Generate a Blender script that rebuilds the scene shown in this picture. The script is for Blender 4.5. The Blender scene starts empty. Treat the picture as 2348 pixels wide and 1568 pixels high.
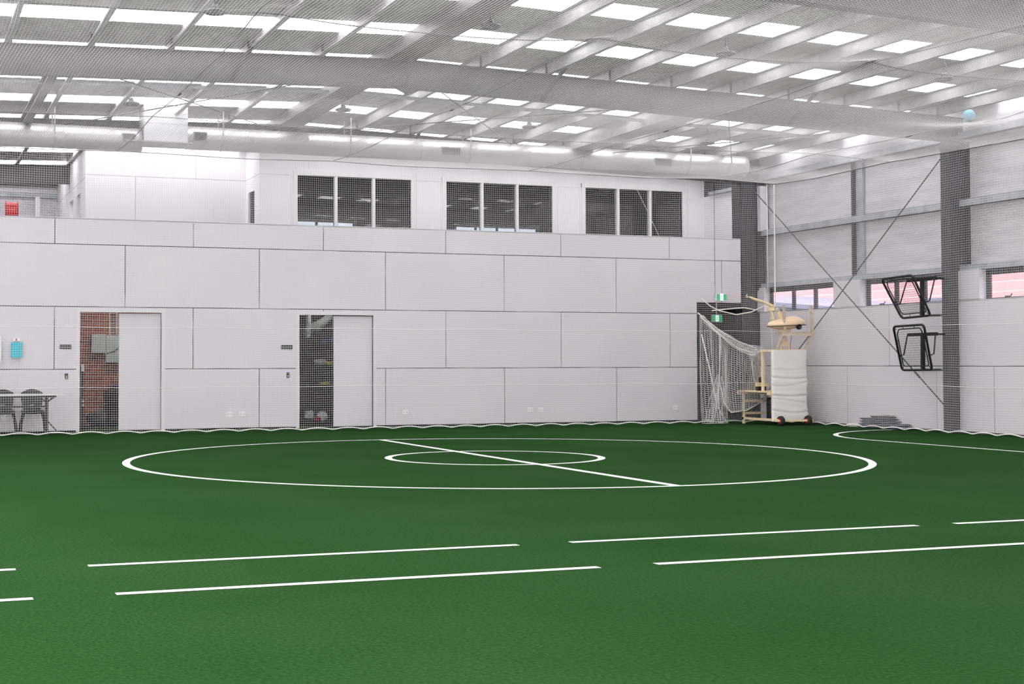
import bpy, math, random
import numpy as np
from mathutils import Vector, Matrix, Quaternion

# ------------------------------------------------------------------ camera, world, sun, exposure
SC = bpy.context.scene
COL = SC.collection
PITCH, YAW, ROLL = math.radians(1.8274), math.radians(20.03), math.radians(-0.1105)
W_, H_, F_ = 2348.0, 1568.0, 3327.4
cam_data = bpy.data.cameras.new('camera')
cam = bpy.data.objects.new('camera', cam_data)
COL.objects.link(cam)
fw = Vector((math.sin(YAW) * math.cos(PITCH), math.cos(YAW) * math.cos(PITCH), math.sin(PITCH)))
rt = Vector((math.cos(YAW), -math.sin(YAW), 0))
up = rt.cross(fw)
rt2 = rt * math.cos(ROLL) + up * math.sin(ROLL)
up2 = -rt * math.sin(ROLL) + up * math.cos(ROLL)
M = Matrix((rt2, up2, -fw)).transposed().to_4x4()
M.translation = Vector((0, 0, 1.3059))
cam.matrix_world = M
cam_data.sensor_fit = 'HORIZONTAL'
cam_data.sensor_width = 36.0
cam_data.lens = F_ * 36.0 / W_
cam_data.shift_x = (W_ / 2 - 968.945) / W_
cam_data.shift_y = (726.32 - H_ / 2) / W_
cam_data.clip_end = 300
SC.camera = cam

SC.view_settings.view_transform = 'Standard'
SC.view_settings.look = 'None'
SC.view_settings.gamma = 1
SC.view_settings.exposure = 0.0
SC.view_settings.use_curve_mapping = False

world = bpy.data.worlds.new('world')
SC.world = world
world.use_nodes = True
bg = world.node_tree.nodes['Background']
bg.inputs[0].default_value = (0.86, 0.90, 1.0, 1)
bg.inputs[1].default_value = 4.2

sun_d = bpy.data.lights.new('sun', 'SUN')
sun_d.energy = 3.0
sun_d.angle = math.radians(1.0)
sun = bpy.data.objects.new('sun', sun_d)
sun.rotation_euler = Vector((0.62, 0.10, -0.78)).to_track_quat('-Z', 'Y').to_euler()
COL.objects.link(sun)
SKYLIGHT = 6.2

# ------------------------------------------------------------------ materials
def mat(name, col, rough=0.6, metal=0.0, emis=None, estr=0.0, spec=0.5):
    m = bpy.data.materials.new(name)
    m.use_nodes = True
    b = m.node_tree.nodes['Principled BSDF']
    b.inputs['Base Color'].default_value = (*col, 1)
    b.inputs['Roughness'].default_value = rough
    b.inputs['Metallic'].default_value = metal
    b.inputs['Specular IOR Level'].default_value = spec
    if emis:
        b.inputs['Emission Color'].default_value = (*emis, 1)
        b.inputs['Emission Strength'].default_value = estr
    return m

def nodes(m):
    return m.node_tree.nodes, m.node_tree.links, m.node_tree.nodes['Principled BSDF']

def noise_mix(m, c1, c2, scale, detail=4.0, stretch=(1, 1, 1), bump=0.0, lo=0.35, hi=0.65, bdist=0.02):
    N, L, b = nodes(m)
    tc = N.new('ShaderNodeTexCoord')
    mp = N.new('ShaderNodeMapping'); mp.inputs['Scale'].default_value = stretch
    L.new(tc.outputs['Object'], mp.inputs['Vector'])
    n = N.new('ShaderNodeTexNoise'); n.inputs['Scale'].default_value = scale; n.inputs['Detail'].default_value = detail
    L.new(mp.outputs[0], n.inputs['Vector'])
    r = N.new('ShaderNodeValToRGB')
    r.color_ramp.elements[0].position = lo; r.color_ramp.elements[0].color = (*c1, 1)
    r.color_ramp.elements[1].position = hi; r.color_ramp.elements[1].color = (*c2, 1)
    L.new(n.outputs['Fac'], r.inputs['Fac'])
    L.new(r.outputs[0], b.inputs['Base Color'])
    if bump:
        bp = N.new('ShaderNodeBump'); bp.inputs['Strength'].default_value = bump; bp.inputs['Distance'].default_value = bdist
        L.new(n.outputs['Fac'], bp.inputs['Height']); L.new(bp.outputs[0], b.inputs['Normal'])
    return n, r, mp

m_panel = mat('white_panel', (0.76, 0.735, 0.765), 0.45)
noise_mix(m_panel, (0.69, 0.653, 0.686), (0.72, 0.68, 0.712), 0.7, 2)
m_plaster = mat('white_plaster', (0.82, 0.80, 0.82), 0.6)
noise_mix(m_plaster, (0.90, 0.88, 0.90), (0.93, 0.91, 0.93), 0.5, 2)
m_gap = mat('dark_gap', (0.008, 0.008, 0.01), 0.9)
m_steel = mat('charcoal_steel', (0.028, 0.028, 0.033), 0.45)
noise_mix(m_steel, (0.022, 0.022, 0.027), (0.04, 0.04, 0.045), 3, 3)
m_rafter = mat('grey_steel', (0.12, 0.12, 0.125), 0.5)
noise_mix(m_rafter, (0.045, 0.044, 0.046), (0.065, 0.064, 0.066), 3, 3)
m_galv = mat('galvanised_steel', (0.30, 0.30, 0.31), 0.45, 0.1)
noise_mix(m_galv, (0.24, 0.24, 0.245), (0.32, 0.315, 0.32), 6, 3)
m_girt = mat('girt_steel', (0.42, 0.44, 0.47), 0.45, 0.2)
noise_mix(m_girt, (0.36, 0.38, 0.41), (0.50, 0.52, 0.55), 4, 3)
m_white = mat('white_paint', (0.90, 0.89, 0.90), 0.4)
m_frame = mat('white_door_frame', (0.73, 0.70, 0.73), 0.4)
m_net = mat('white_netting', (0.78, 0.75, 0.755), 0.7)
m_rope = mat('white_rope', (0.85, 0.84, 0.80), 0.8)
m_line = mat('white_turf_line', (0.80, 0.78, 0.78), 0.8)
noise_mix(m_line, (0.70, 0.69, 0.69), (0.86, 0.84, 0.84), 60, 3)
m_cable = mat('dark_cable', (0.05, 0.05, 0.055), 0.5)
m_black = mat('black_tube', (0.008, 0.008, 0.009), 0.4)
m_blackp = mat('black_plastic', (0.016, 0.016, 0.019), 0.4)
m_duct = mat('duct_metal', (0.42, 0.41, 0.42), 0.34, 0.4)
m_timber = mat('pale_timber', (0.82, 0.65, 0.40), 0.5)
noise_mix(m_timber, (0.78, 0.60, 0.36), (0.90, 0.74, 0.48), 14, 3, (1, 1, 0.12))
m_timber2 = mat('greyed_timber', (0.42, 0.35, 0.26), 0.55)
noise_mix(m_timber2, (0.48, 0.39, 0.29), (0.66, 0.55, 0.43), 14, 3, (0.12, 1, 1))
m_shell = mat('cream_shell', (0.80, 0.60, 0.40), 0.3)
m_vinyl = mat('white_vinyl', (0.74, 0.72, 0.71), 0.3)
m_tyre = mat('tyre_rubber', (0.012, 0.012, 0.013), 0.7)
m_red = mat('red_paint', (0.45, 0.008, 0.015), 0.35)
m_redb = mat('bright_red', (0.75, 0.02, 0.02), 0.35)
m_teal = mat('teal_plastic', (0.01, 0.50, 0.62), 0.4)
m_greybox = mat('light_grey_box', (0.52, 0.55, 0.53), 0.45)
m_green = mat('exit_green', (0.0, 0.30, 0.10), 0.4, 0, (0.0, 0.33, 0.12), 0.8)
m_signw = mat('exit_white', (0.85, 0.9, 0.88), 0.4, 0, (0.8, 1.0, 0.93), 0.9)
m_ball = mat('blue_ball', (0.16, 0.46, 0.58), 0.6)
noise_mix(m_ball, (0.13, 0.42, 0.55), (0.24, 0.52, 0.62), 18, 3)
m_table = mat('white_table', (0.75, 0.74, 0.76), 0.4)
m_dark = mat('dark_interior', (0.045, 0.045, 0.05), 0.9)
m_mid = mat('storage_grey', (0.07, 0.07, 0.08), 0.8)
m_mats = mat('mat_fabric', (0.06, 0.075, 0.10), 0.8)
noise_mix(m_mats, (0.04, 0.05, 0.07), (0.10, 0.12, 0.15), 9, 3)
m_lilac = mat('lilac_metal', (0.24, 0.235, 0.34), 0.5)
m_yellow = mat('yellow_plastic', (0.75, 0.75, 0.05), 0.5)
m_orange = mat('orange_plastic', (0.85, 0.16, 0.05), 0.5)
m_blue = mat('blue_plastic', (0.08, 0.10, 0.65), 0.5)
m_ground = mat('outdoor_ground', (0.3, 0.3, 0.28), 0.9)
m_lamp = mat('lamp_glow', (0.9, 0.9, 0.9), 0.4, 0, (1, 0.98, 0.95), 9.0)
m_daylit = mat('daylit_pane', (0.9, 0.9, 0.9), 0.4, 0, (0.85, 0.92, 1.0), 1.3)
m_fill_front = mat('fill_shutter_front', (0.9, 0.9, 0.9), 0.4, 0, (0.99, 0.965, 1.0), 5.0)  # glow of the added fill panels behind the camera
m_fill_left = mat('fill_shutter_left', (0.9, 0.9, 0.9), 0.4, 0, (0.99, 0.965, 1.0), 7.5)  # glow of the added fill panels on the left wall
m_sky = mat('skylight_sheet', (0.9, 0.9, 0.9), 0.5, 0, (1.0, 0.975, 0.995), SKYLIGHT)

# turf
m_turf = mat('green_turf', (0.035, 0.10, 0.03), 1.0, spec=0.0)
N, L, b = nodes(m_turf)
tc = N.new('ShaderNodeTexCoord')
n1 = N.new('ShaderNodeTexNoise'); n1.inputs['Scale'].default_value = 0.6; n1.inputs['Detail'].default_value = 5
n2 = N.new('ShaderNodeTexNoise'); n2.inputs['Scale'].default_value = 42; n2.inputs['Detail'].default_value = 4
for n in (n1, n2):
    L.new(tc.outputs['Object'], n.inputs['Vector'])
r1 = N.new('ShaderNodeValToRGB')
r1.color_ramp.elements[0].position = 0.3; r1.color_ramp.elements[0].color = (0.0185, 0.056, 0.0155, 1)
r1.color_ramp.elements[1].position = 0.7; r1.color_ramp.elements[1].color = (0.0250, 0.066, 0.0205, 1)
L.new(n1.outputs['Fac'], r1.inputs['Fac'])
r2 = N.new('ShaderNodeValToRGB')
r2.color_ramp.elements[0].position = 0.25; r2.color_ramp.elements[0].color = (0.70, 0.72, 0.70, 1)
r2.color_ramp.elements[1].position = 0.75; r2.color_ramp.elements[1].color = (1.30, 1.25, 1.32, 1)
L.new(n2.outputs['Fac'], r2.inputs['Fac'])
mx = N.new('ShaderNodeMix'); mx.data_type = 'RGBA'; mx.blend_type = 'MULTIPLY'; mx.inputs[0].default_value = 1
L.new(r1.outputs[0], mx.inputs[6]); L.new(r2.outputs[0], mx.inputs[7])
L.new(mx.outputs[2], b.inputs['Base Color'])
bp = N.new('ShaderNodeBump'); bp.inputs['Strength'].default_value = 0.5; bp.inputs['Distance'].default_value = 0.02
L.new(n2.outputs['Fac'], bp.inputs['Height']); L.new(bp.outputs[0], b.inputs['Normal'])

# foil insulation: silver-white sheets with fine crosswise quilting
def foil(name, c1, c2, stretch, bump, rough=0.42, metal=0.25, wscale=9.0, axis='X', dist=3.0):
    m = mat(name, c1, rough, metal)
    n, r, mp = noise_mix(m, c1, c2, 3.0, 5, stretch)
    N, L, b = nodes(m)
    tc = N.new('ShaderNodeTexCoord')
    w = N.new('ShaderNodeTexWave'); w.wave_type = 'BANDS'; w.bands_direction = axis
    w.inputs['Scale'].default_value = wscale; w.inputs['Distortion'].default_value = dist
    w.inputs['Detail'].default_value = 2.0; w.inputs['Detail Scale'].default_value = 1.2
    L.new(tc.outputs['Object'], w.inputs['Vector'])
    ad = N.new('ShaderNodeMath'); ad.operation = 'ADD'
    L.new(w.outputs['Fac'], ad.inputs[0]); L.new(n.outputs['Fac'], ad.inputs[1])
    bp = N.new('ShaderNodeBump'); bp.inputs['Strength'].default_value = bump; bp.inputs['Distance'].default_value = 0.03
    L.new(ad.outputs[0], bp.inputs['Height']); L.new(bp.outputs[0], b.inputs['Normal'])
    return m
m_roof = foil('roof_foil', (0.36, 0.35, 0.35), (0.50, 0.485, 0.485), (2.0, 0.6, 1), 0.3, 0.45, 0.2, 5.0, 'Y')
m_foil = foil('wall_foil', (0.60, 0.58, 0.60), (0.72, 0.70, 0.72), (1, 0.35, 2.2), 0.09, 0.38, 0.2, 3.4, 'Z', 14.0)

def brick(name, c1, c2, mortar, scale, rot=None):
    m = mat(name, c1, 0.85)
    N, L, b = nodes(m)
    tc = N.new('ShaderNodeTexCoord')
    mp = N.new('ShaderNodeMapping')
    mp.inputs['Rotation'].default_value = rot or (0, 0, 0)
    L.new(tc.outputs['Object'], mp.inputs['Vector'])
    bt = N.new('ShaderNodeTexBrick')
    bt.inputs['Color1'].default_value = (*c1, 1); bt.inputs['Color2'].default_value = (*c2, 1)
    bt.inputs['Mortar'].default_value = (*mortar, 1)
    bt.inputs['Scale'].default_value = 1.0
    bt.inputs['Brick Width'].default_value = 0.24; bt.inputs['Row Height'].default_value = 0.086
    bt.inputs['Mortar Size'].default_value = 0.008
    L.new(mp.outputs[0], bt.inputs['Vector']); L.new(bt.outputs['Color'], b.inputs['Base Color'])
    return m
m_brick_in = brick('orange_brick', (0.48, 0.14, 0.07), (0.38, 0.10, 0.06), (0.42, 0.33, 0.28), 1, (math.radians(90), 0, 0))

def glass(name, tint, base):
    m = bpy.data.materials.new(name); m.use_nodes = True
    N, L = m.node_tree.nodes, m.node_tree.links
    N.remove(N['Principled BSDF'])
    out = N['Material Output']
    t = N.new('ShaderNodeBsdfTransparent'); t.inputs[0].default_value = (*tint, 1)
    g = N.new('ShaderNodeBsdfGlossy'); g.inputs['Roughness'].default_value = 0.02
    lw = N.new('ShaderNodeLayerWeight'); lw.inputs['Blend'].default_value = 0.5
    pw = N.new('ShaderNodeMath'); pw.operation = 'POWER'; pw.inputs[1].default_value = 5
    ma = N.new('ShaderNodeMath'); ma.operation = 'MULTIPLY_ADD'; ma.inputs[1].default_value = 1 - base; ma.inputs[2].default_value = base
    L.new(lw.outputs['Facing'], pw.inputs[0]); L.new(pw.outputs[0], ma.inputs[0])
    mxs = N.new('ShaderNodeMixShader')
    L.new(ma.outputs[0], mxs.inputs[0]); L.new(t.outputs[0], mxs.inputs[1]); L.new(g.outputs[0], mxs.inputs[2])
    L.new(mxs.outputs[0], out.inputs[0])
    return m
m_glass = glass('clear_glass', (0.93, 0.96, 0.96), 0.04)
m_tint = glass('tinted_glass', (0.55, 0.58, 0.62), 0.085)

# ------------------------------------------------------------------ mesh helpers
class MB:
    def __init__(s):
        s.v, s.f, s.mi, s.sm = [], [], [], []
    def add(s, vs, fs, mi=0, smooth=False):
        o = len(s.v)
        s.v += [tuple(map(float, p)) for p in vs]
        s.f += [tuple(i + o for i in f) for f in fs]
        s.mi += [mi] * len(fs); s.sm += [smooth] * len(fs)
        return s
    def box(s, x0, x1, y0, y1, z0, z1, mi=0):
        x0, x1 = sorted((x0, x1)); y0, y1 = sorted((y0, y1)); z0, z1 = sorted((z0, z1))
        v = [(x0, y0, z0), (x1, y0, z0), (x1, y1, z0), (x0, y1, z0), (x0, y0, z1), (x1, y0, z1), (x1, y1, z1), (x0, y1, z1)]
        return s.add(v, [(0, 3, 2, 1), (4, 5, 6, 7), (0, 1, 5, 4), (1, 2, 6, 5), (2, 3, 7, 6), (3, 0, 4, 7)], mi)
    def bar(s, a, b_, w, h, upv=(0, 0, 1), mi=0):
        a, b_ = Vector(a), Vector(b_); d = (b_ - a).normalized(); u = Vector(upv)
        if abs(d.dot(u)) > 0.98: u = Vector((1, 0, 0))
        sx = d.cross(u).normalized() * (w / 2); sy = sx.cross(d).normalized() * (h / 2)
        v = [p + i * sx + j * sy for p in (a, b_) for i, j in ((-1, -1), (1, -1), (1, 1), (-1, 1))]
        return s.add(v, [(3, 2, 1, 0), (4, 5, 6, 7), (0, 1, 5, 4), (1, 2, 6, 5), (2, 3, 7, 6), (3, 0, 4, 7)], mi)
    def tube(s, pts, r, n=8, mi=0, closed=False, smooth=True):
        pts = [Vector(p) for p in pts]; k = len(pts)
        rs = r if isinstance(r, (list, tuple)) else [r] * k
        vs = []; ref = None
        for i, p in enumerate(pts):
            a = pts[(i - 1) % k] if (closed or i > 0) else p
            c = pts[(i + 1) % k] if (closed or i < k - 1) else p
            t = (c - a).normalized()
            if ref is None:
                ref = Vector((0, 0, 1)) if abs(t.z) < 0.9 else Vector((1, 0, 0))
            e1 = (ref - t * ref.dot(t)).normalized(); ref = e1
            e2 = t.cross(e1)
            for j in range(n):
                a_ = 2 * math.pi * j / n
                vs.append(p + (e1 * math.cos(a_) + e2 * math.sin(a_)) * rs[i])
        fs = []
        for i in range(k if closed else k - 1):
            i2 = (i + 1) % k
            for j in range(n):
                fs.append((i * n + j, i * n + (j + 1) % n, i2 * n + (j + 1) % n, i2 * n + j))
        if not closed:
            fs.append(tuple(reversed(range(n)))); fs.append(tuple((k - 1) * n + j for j in range(n)))
        return s.add(vs, fs, mi, smooth)
    def lathe(s, prof, c=(0, 0, 0), axis='z', n=24, mi=0, scale=(1, 1, 1)):
        vs = []; k = len(prof)
        for r, h in prof:
            for j in range(n):
                a = 2 * math.pi * j / n
                p = (r * math.cos(a), r * math.sin(a), h)
                if axis == 'x': p = (h, p[0], p[1])
                if axis == 'y': p = (p[0], h, p[1])
                vs.append((c[0] + p[0] * scale[0], c[1] + p[1] * scale[1], c[2] + p[2] * scale[2]))
        fs = [(i * n + j, i * n + (j + 1) % n, (i + 1) * n + (j + 1) % n, (i + 1) * n + j) for i in range(k - 1) for j in range(n)]
        return s.add(vs, fs, mi, True)
    def poly(s, pts, mi=0):
        return s.add(pts, [tuple(range(len(pts)))], mi)
    def build(s, name, mats, parent=None, world=True):
        me = bpy.data.meshes.new(name)
        v = s.v
        if parent is not None and world:
            o = parent
            T = Vector((0, 0, 0))
            while o is not None:
                T += o.location; o = o.parent
            v = [(a - T.x, b_ - T.y, c - T.z) for a, b_, c in v]
        me.from_pydata(v, [], s.f)
        for m_ in (mats if isinstance(mats, (list, tuple)) else [mats]):
            me.materials.append(m_)
        me.polygons.foreach_set('material_index', s.mi)
        me.polygons.foreach_set('use_smooth', s.sm)
        me.update()
        ob = bpy.data.objects.new(name, me)
        COL.objects.link(ob)
        if parent is not None: ob.parent = parent
        return ob

def tag(o, label=None, cat=None, group=None, kind=None):
    if label: o['label'] = label
    if cat: o['category'] = cat
    if group: o['group'] = group
    if kind: o['kind'] = kind
    return o
def struct(o, label=None):
    o['kind'] = 'structure'
    if label: o['label'] = label
    return o
def thing(name, loc, label, cat, group=None, rz=0.0):
    o = bpy.data.objects.new(name, None); COL.objects.link(o)
    o.location = loc; o.rotation_euler = (0, 0, rz); o.empty_display_size = 0.1
    return tag(o, label, cat, group)
def dup(root, loc, rz=None, label=None, group=None):
    def cp(o, parent):
        c = o.copy(); COL.objects.link(c)
        if parent is not None: c.parent = parent
        for ch in kids.get(o.name, []): cp(ch, c)
        return c
    kids = {}
    for o in bpy.data.objects:
        if o.parent is not None: kids.setdefault(o.parent.name, []).append(o)
    r = cp(root, None)
    r.location = loc
    if rz is not None: r.rotation_euler = (0, 0, rz)
    if label: r['label'] = label
    if group: r['group'] = group
    return r

# ------------------------------------------------------------------ the hall: measured frame
R = 18.537           # inner face of the lining on the side wall
D = 28.4165          # face of the panelled wall
RID = 7.7            # ridge
def roof_z(x): return 6.165 - 0.03 * abs(x - RID)     # top of the rafters
XL, YF, YE = -3.3, -4.0, 38.2

# floor
fl = MB(); fl.box(XL - 0.3, R + 0.3, YF - 0.3, YE + 0.3, -0.2, 0)
struct(fl.build('floor', m_turf), 'green synthetic turf floor of the sports hall')

# markings on the turf
def disc_ring(cx, cy, r, w, n=180, a0=0, a1=2 * math.pi, z=0.003):
    m = MB(); vs = []; full = abs(a1 - a0 - 2 * math.pi) < 1e-6
    for i in range(n + (0 if full else 1)):
        a = a0 + (a1 - a0) * i / n
        for q in (r - w / 2, r + w / 2): vs.append((cx + q * math.cos(a), cy + q * math.sin(a), z))
    k = len(vs) // 2
    m.add(vs, [(2 * i, 2 * i + 1, (2 * ((i + 1) % k)) + 1, 2 * ((i + 1) % k)) for i in range(k if full else k - 1)])
    return m
CX, CY = 7.817, 18.548
struct(disc_ring(CX, CY, 4.99, 0.10).build('floor_line', m_line), 'large white centre circle')
struct(disc_ring(CX, CY, 1.47, 0.10, 96).build('floor_line', m_line), 'small white centre circle')
q = MB(); q.box(CX - .05, CX + .05, CY - 4.99, CY + 4.99, 0.001, 0.005)
struct(q.build('floor_line', m_line), 'white line across the centre circle')
for y0, y1, segs in ((9.55, 9.63, ((-2.4, 0.741), (1.193, 4.22), (4.636, 7.696), (8.07, 11.1), (11.5, 14.6))),
                     (8.325, 8.405, ((-2.4, 0.741), (1.196, 4.245), (4.655, 7.75), (8.15, 11.2), (11.6, 14.7)))):
    for a, c in segs:
        q = MB(); q.poly([(a, y0, .003), (c, y0, .003), (c, y1, .003), (a, y1, .003)])
        struct(q.build('floor_line', m_line), 'white dashed line on the turf')
# goal area: straight side, rounded far corner running in under the side net
m = MB(); vs = []
path = [(15.42, 12.0), (15.42, 16.0), (15.42, 19.9)]
for i in range(25):
    a = math.pi - i / 24 * (math.pi / 2)
    path.append((18.42 + 3.0 * math.cos(a), 20.35 + 3.0 * math.sin(a)))
path.append((18.5, 23.35))
for i, p in enumerate(path):
    a_ = Vector(path[max(i - 1, 0)]); c_ = Vector(path[min(i + 1, len(path) - 1)])
    t = (c_ - a_).normalized(); nn = Vector((-t.y, t.x)) * 0.045
    vs += [(p[0] + nn.x, p[1] + nn.y, .003), (p[0] - nn.x, p[1] - nn.y, .003)]
m.add(vs, [(2 * i, 2 * i + 1, 2 * i + 3, 2 * i + 2) for i in range(len(path) - 1)])
struct(m.build('floor_line', m_line), 'white curved goal area line')

# ---- panelled wall (with the two doorways and the corner opening) -------------------------------
def panels(mb, rows, joints, uv, openings, gap=0.014, depth=0.018, span=(XL, 18.05)):
    """rows (z0,z1), joints per row, uv(u0,u1,z0,z1) adds one board; boards are cut round openings (u0,u1,z0,z1)"""
    for (z0, z1), js in zip(rows, joints):
        us = sorted([span[0]] + [j for j in js if span[0] < j < span[1]] + [span[1]])
        for a, c in zip(us[:-1], us[1:]):
            rects = [(a + gap / 2, c - gap / 2, z0 + gap / 2, z1 - gap / 2)]
            for o in openings:
                nx = []
                for r_ in rects:
                    if o[0] >= r_[1] or o[1] <= r_[0] or o[2] >= r_[3] or o[3] <= r_[2]:
                        nx.append(r_); continue
                    if o[0] > r_[0]: nx.append((r_[0], o[0], r_[2], r_[3]))
                    if o[1] < r_[1]: nx.append((o[1], r_[1], r_[2], r_[3]))
                    u0, u1 = max(o[0], r_[0]), min(o[1], r_[1])
                    if o[3] < r_[3]: nx.append((u0, u1, o[3], r_[3]))
                    if o[2] > r_[2]: nx.append((u0, u1, r_[2], o[2]))
                rects = nx
            for r_ in rects: uv(mb, *r_)
D1 = (3.36, 4.925, 0.0, 2.30); D2 = (7.71, 9.28, 0.0, 2.29); D3 = (16.895, 18.6, 0.0, 2.66)
m = MB()
back = lambda mb, a, c, z0, z1: mb.box(a, c, D, D + 0.018, z0, z1, 0)
J0, JW = 2.8794, 2.6665
even = [J0 + k * JW for k in range(-3, 6)]; odd = [J0 + (k + .5) * JW for k in range(-3, 6)]
fr = 0.07
op = [(D1[0] - fr, D1[1] + fr, 0, D1[3] + fr), (D2[0] - fr, D2[1] + fr, 0, D2[3] + fr), D3]
panels(m, [(0.025, 1.2033), (1.2033, 2.4033), (2.4033, 3.6033), (3.6033, 4.0965)], [odd, even, odd, even], back, op)
# the core behind the boards
for x0, x1, z0, z1 in ((XL, D1[0], 0, 4.07), (D1[1], D2[0], 0, 4.07), (D2[1], D3[0], 0, 4.07), (D1[0], D1[1], D1[3], 4.07),
                       (D2[0], D2[1], D2[3], 4.07), (D3[0], 18.05, D3[3], 4.07)):
    m.box(x0, x1, D + 0.020, D + 0.17, z0, z1, 1)
m.box(XL, 18.05, D - 0.002, D + 0.19, 4.0975, 4.112, 0)
struct(m.build('wall_back', [m_panel, m_gap]), 'white boarded wall with dark joints and two doorways')

# door frames and sliding leaves
def doorway(n, d, leaf0):
    f = MB()
    f.box(d[0] - fr, d[0], D - .004, D + .19, 0, d[3] + fr); f.box(d[1], d[1] + fr, D - .004, D + .19, 0, d[3] + fr)
    f.box(d[0], d[1], D - .004, D + .19, d[3], d[3] + fr)
    o = f.build('door_%d' % n, m_frame)
    struct(o, 'white framed sliding doorway')
    l = MB(); l.box(leaf0, d[1] - .002, D + .07, D + .11, 0.02, d[3] - .02)
    l.build('sliding_leaf', m_panel, o, world=False)
doorway(1, D1, 4.11); doorway(2, D2, 8.45)

# rooms behind the boarded wall (dark shells, each open to its doorway)
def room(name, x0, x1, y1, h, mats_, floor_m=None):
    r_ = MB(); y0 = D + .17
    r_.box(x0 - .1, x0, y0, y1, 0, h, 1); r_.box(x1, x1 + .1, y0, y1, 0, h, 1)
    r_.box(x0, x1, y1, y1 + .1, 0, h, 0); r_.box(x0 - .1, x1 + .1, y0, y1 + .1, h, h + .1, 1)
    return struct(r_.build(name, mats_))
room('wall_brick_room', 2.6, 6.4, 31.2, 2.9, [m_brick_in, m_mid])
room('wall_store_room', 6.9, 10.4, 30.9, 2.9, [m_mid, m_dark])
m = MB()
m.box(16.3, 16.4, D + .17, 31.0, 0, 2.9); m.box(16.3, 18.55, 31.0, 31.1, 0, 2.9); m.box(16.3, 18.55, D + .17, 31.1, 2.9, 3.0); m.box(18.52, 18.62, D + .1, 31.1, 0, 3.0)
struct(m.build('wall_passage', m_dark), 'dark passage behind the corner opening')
# first floor slab behind the parapet
m = MB(); m.box(XL, R, D + .19, YE, 3.02, 3.10)
struct(m.build('floor_upper', m_mid))

# ---- upper storey walls -------------------------------------------------------------------------
YB, YA = 31.0, 32.3
def plate_wall(mb, axis, pos, th, u0, u1, z0, z1, holes, mi=0):
    """wall slab with rectangular holes; axis 'x' = slab facing y running along x"""
    us = sorted({u0, u1, *[h for o in holes for h in o[:2]]})
    for a, c in zip(us[:-1], us[1:]):
        zs = [(z0, z1)]
        for o in holes:
            if o[0] <= a and o[1] >= c:
                zs = [s for z in zs for s in ((z[0], min(z[1], o[2])), (max(z[0], o[3]), z[1])) if s[1] > s[0] + 1e-4]
        for s0, s1 in zs:
            if axis == 'x': mb.box(a, c, pos, pos + th, s0, s1, mi)
            else: mb.box(pos, pos + th, a, c, s0, s1, mi)
wins = [(8.36, 11.02), (11.88, 14.55), (15.42, 18.04)]
m = MB()
plate_wall(m, 'x', YB, 0.12, 7.50, R + .16, 3.1, 6.34, [(a, c, 3.5, 5.47) for a, c in wins])
plate_wall(m, 'x', YA, 0.12, 3.92, 7.62, 3.1, 6.3, [])
plate_wall(m, 'y', 7.50, 0.12, YB + .12, YA, 3.1, 6.3, [(31.45, 32.05, 3.1, 5.15)])
plate_wall(m, 'y', 3.92, 0.12, YA + .12, YE - .2, 3.1, 6.25, [(33.2, 34.0, 3.1, 5.15), (34.6, 35.4, 3.1, 5.15), (37.2, 37.9, 3.1, 4.9)])
# thin shadow joints between the boards
for a, c, z in ((3.92, 7.5, 5.455),): m.box(a, c, YA - .001, YA, z - .005, z + .005, 1)
m.box(5.0, 5.01, YA - .001, YA, 3.1, 5.45, 1); m.box(6.35, 6.36, YA - .001, YA, 5.46, 6.2, 1)
m.box(7.499, 7.5, YB, YA, 5.45, 5.46, 1); m.box(3.919, 3.92, YA, YE - .2, 5.40, 5.41, 1)
for a, c in ((7.5, 8.22), (11.15, 11.75), (14.7, 15.28)): m.box(a, c, YB - .001, YB, 5.458, 5.464, 1)
for x, z0, z1 in ((8.22, 3.1, 5.46), (8.62, 5.6, 6.2), (11.15, 3.1, 6.2), (14.7, 3.1, 5.46), (11.75, 3.1, 5.46), (15.28, 3.1, 5.46), (18.2, 3.1, 6.2)):
    m.box(x - .002, x + .002, YB - .001, YB, z0, z1, 1)
struct(m.build('wall_upper', [m_plaster, mat('soft_joint', (0.45, 0.44, 0.46), 0.8)]), 'white upper storey wall with three wide windows')
for i, (a, c) in enumerate(wins):
    f = MB(); w3 = (c - a) / 3
    f.box(a - .10, a, YB - .03, YB + .1, 3.4, 5.57); f.box(c, c + .10, YB - .03, YB + .1, 3.4, 5.57); f.box(a - .10, c + .10, YB - .031, YB + .1, 5.47, 5.57)
    for k in (1, 2): f.box(a + k * w3 - .033, a + k * w3 + .033, YB - .02, YB + .1, 3.5, 5.47)
    o = struct(f.build('window_%d' % (i + 1), m_white), 'wide white framed three pane window of the upper storey')
    g = MB(); g.poly([(a, YB + .05, 3.5), (c, YB + .05, 3.5), (c, YB + .05, 5.47), (a, YB + .05, 5.47)])
    g.build('pane', m_tint, o, world=False)
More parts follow.
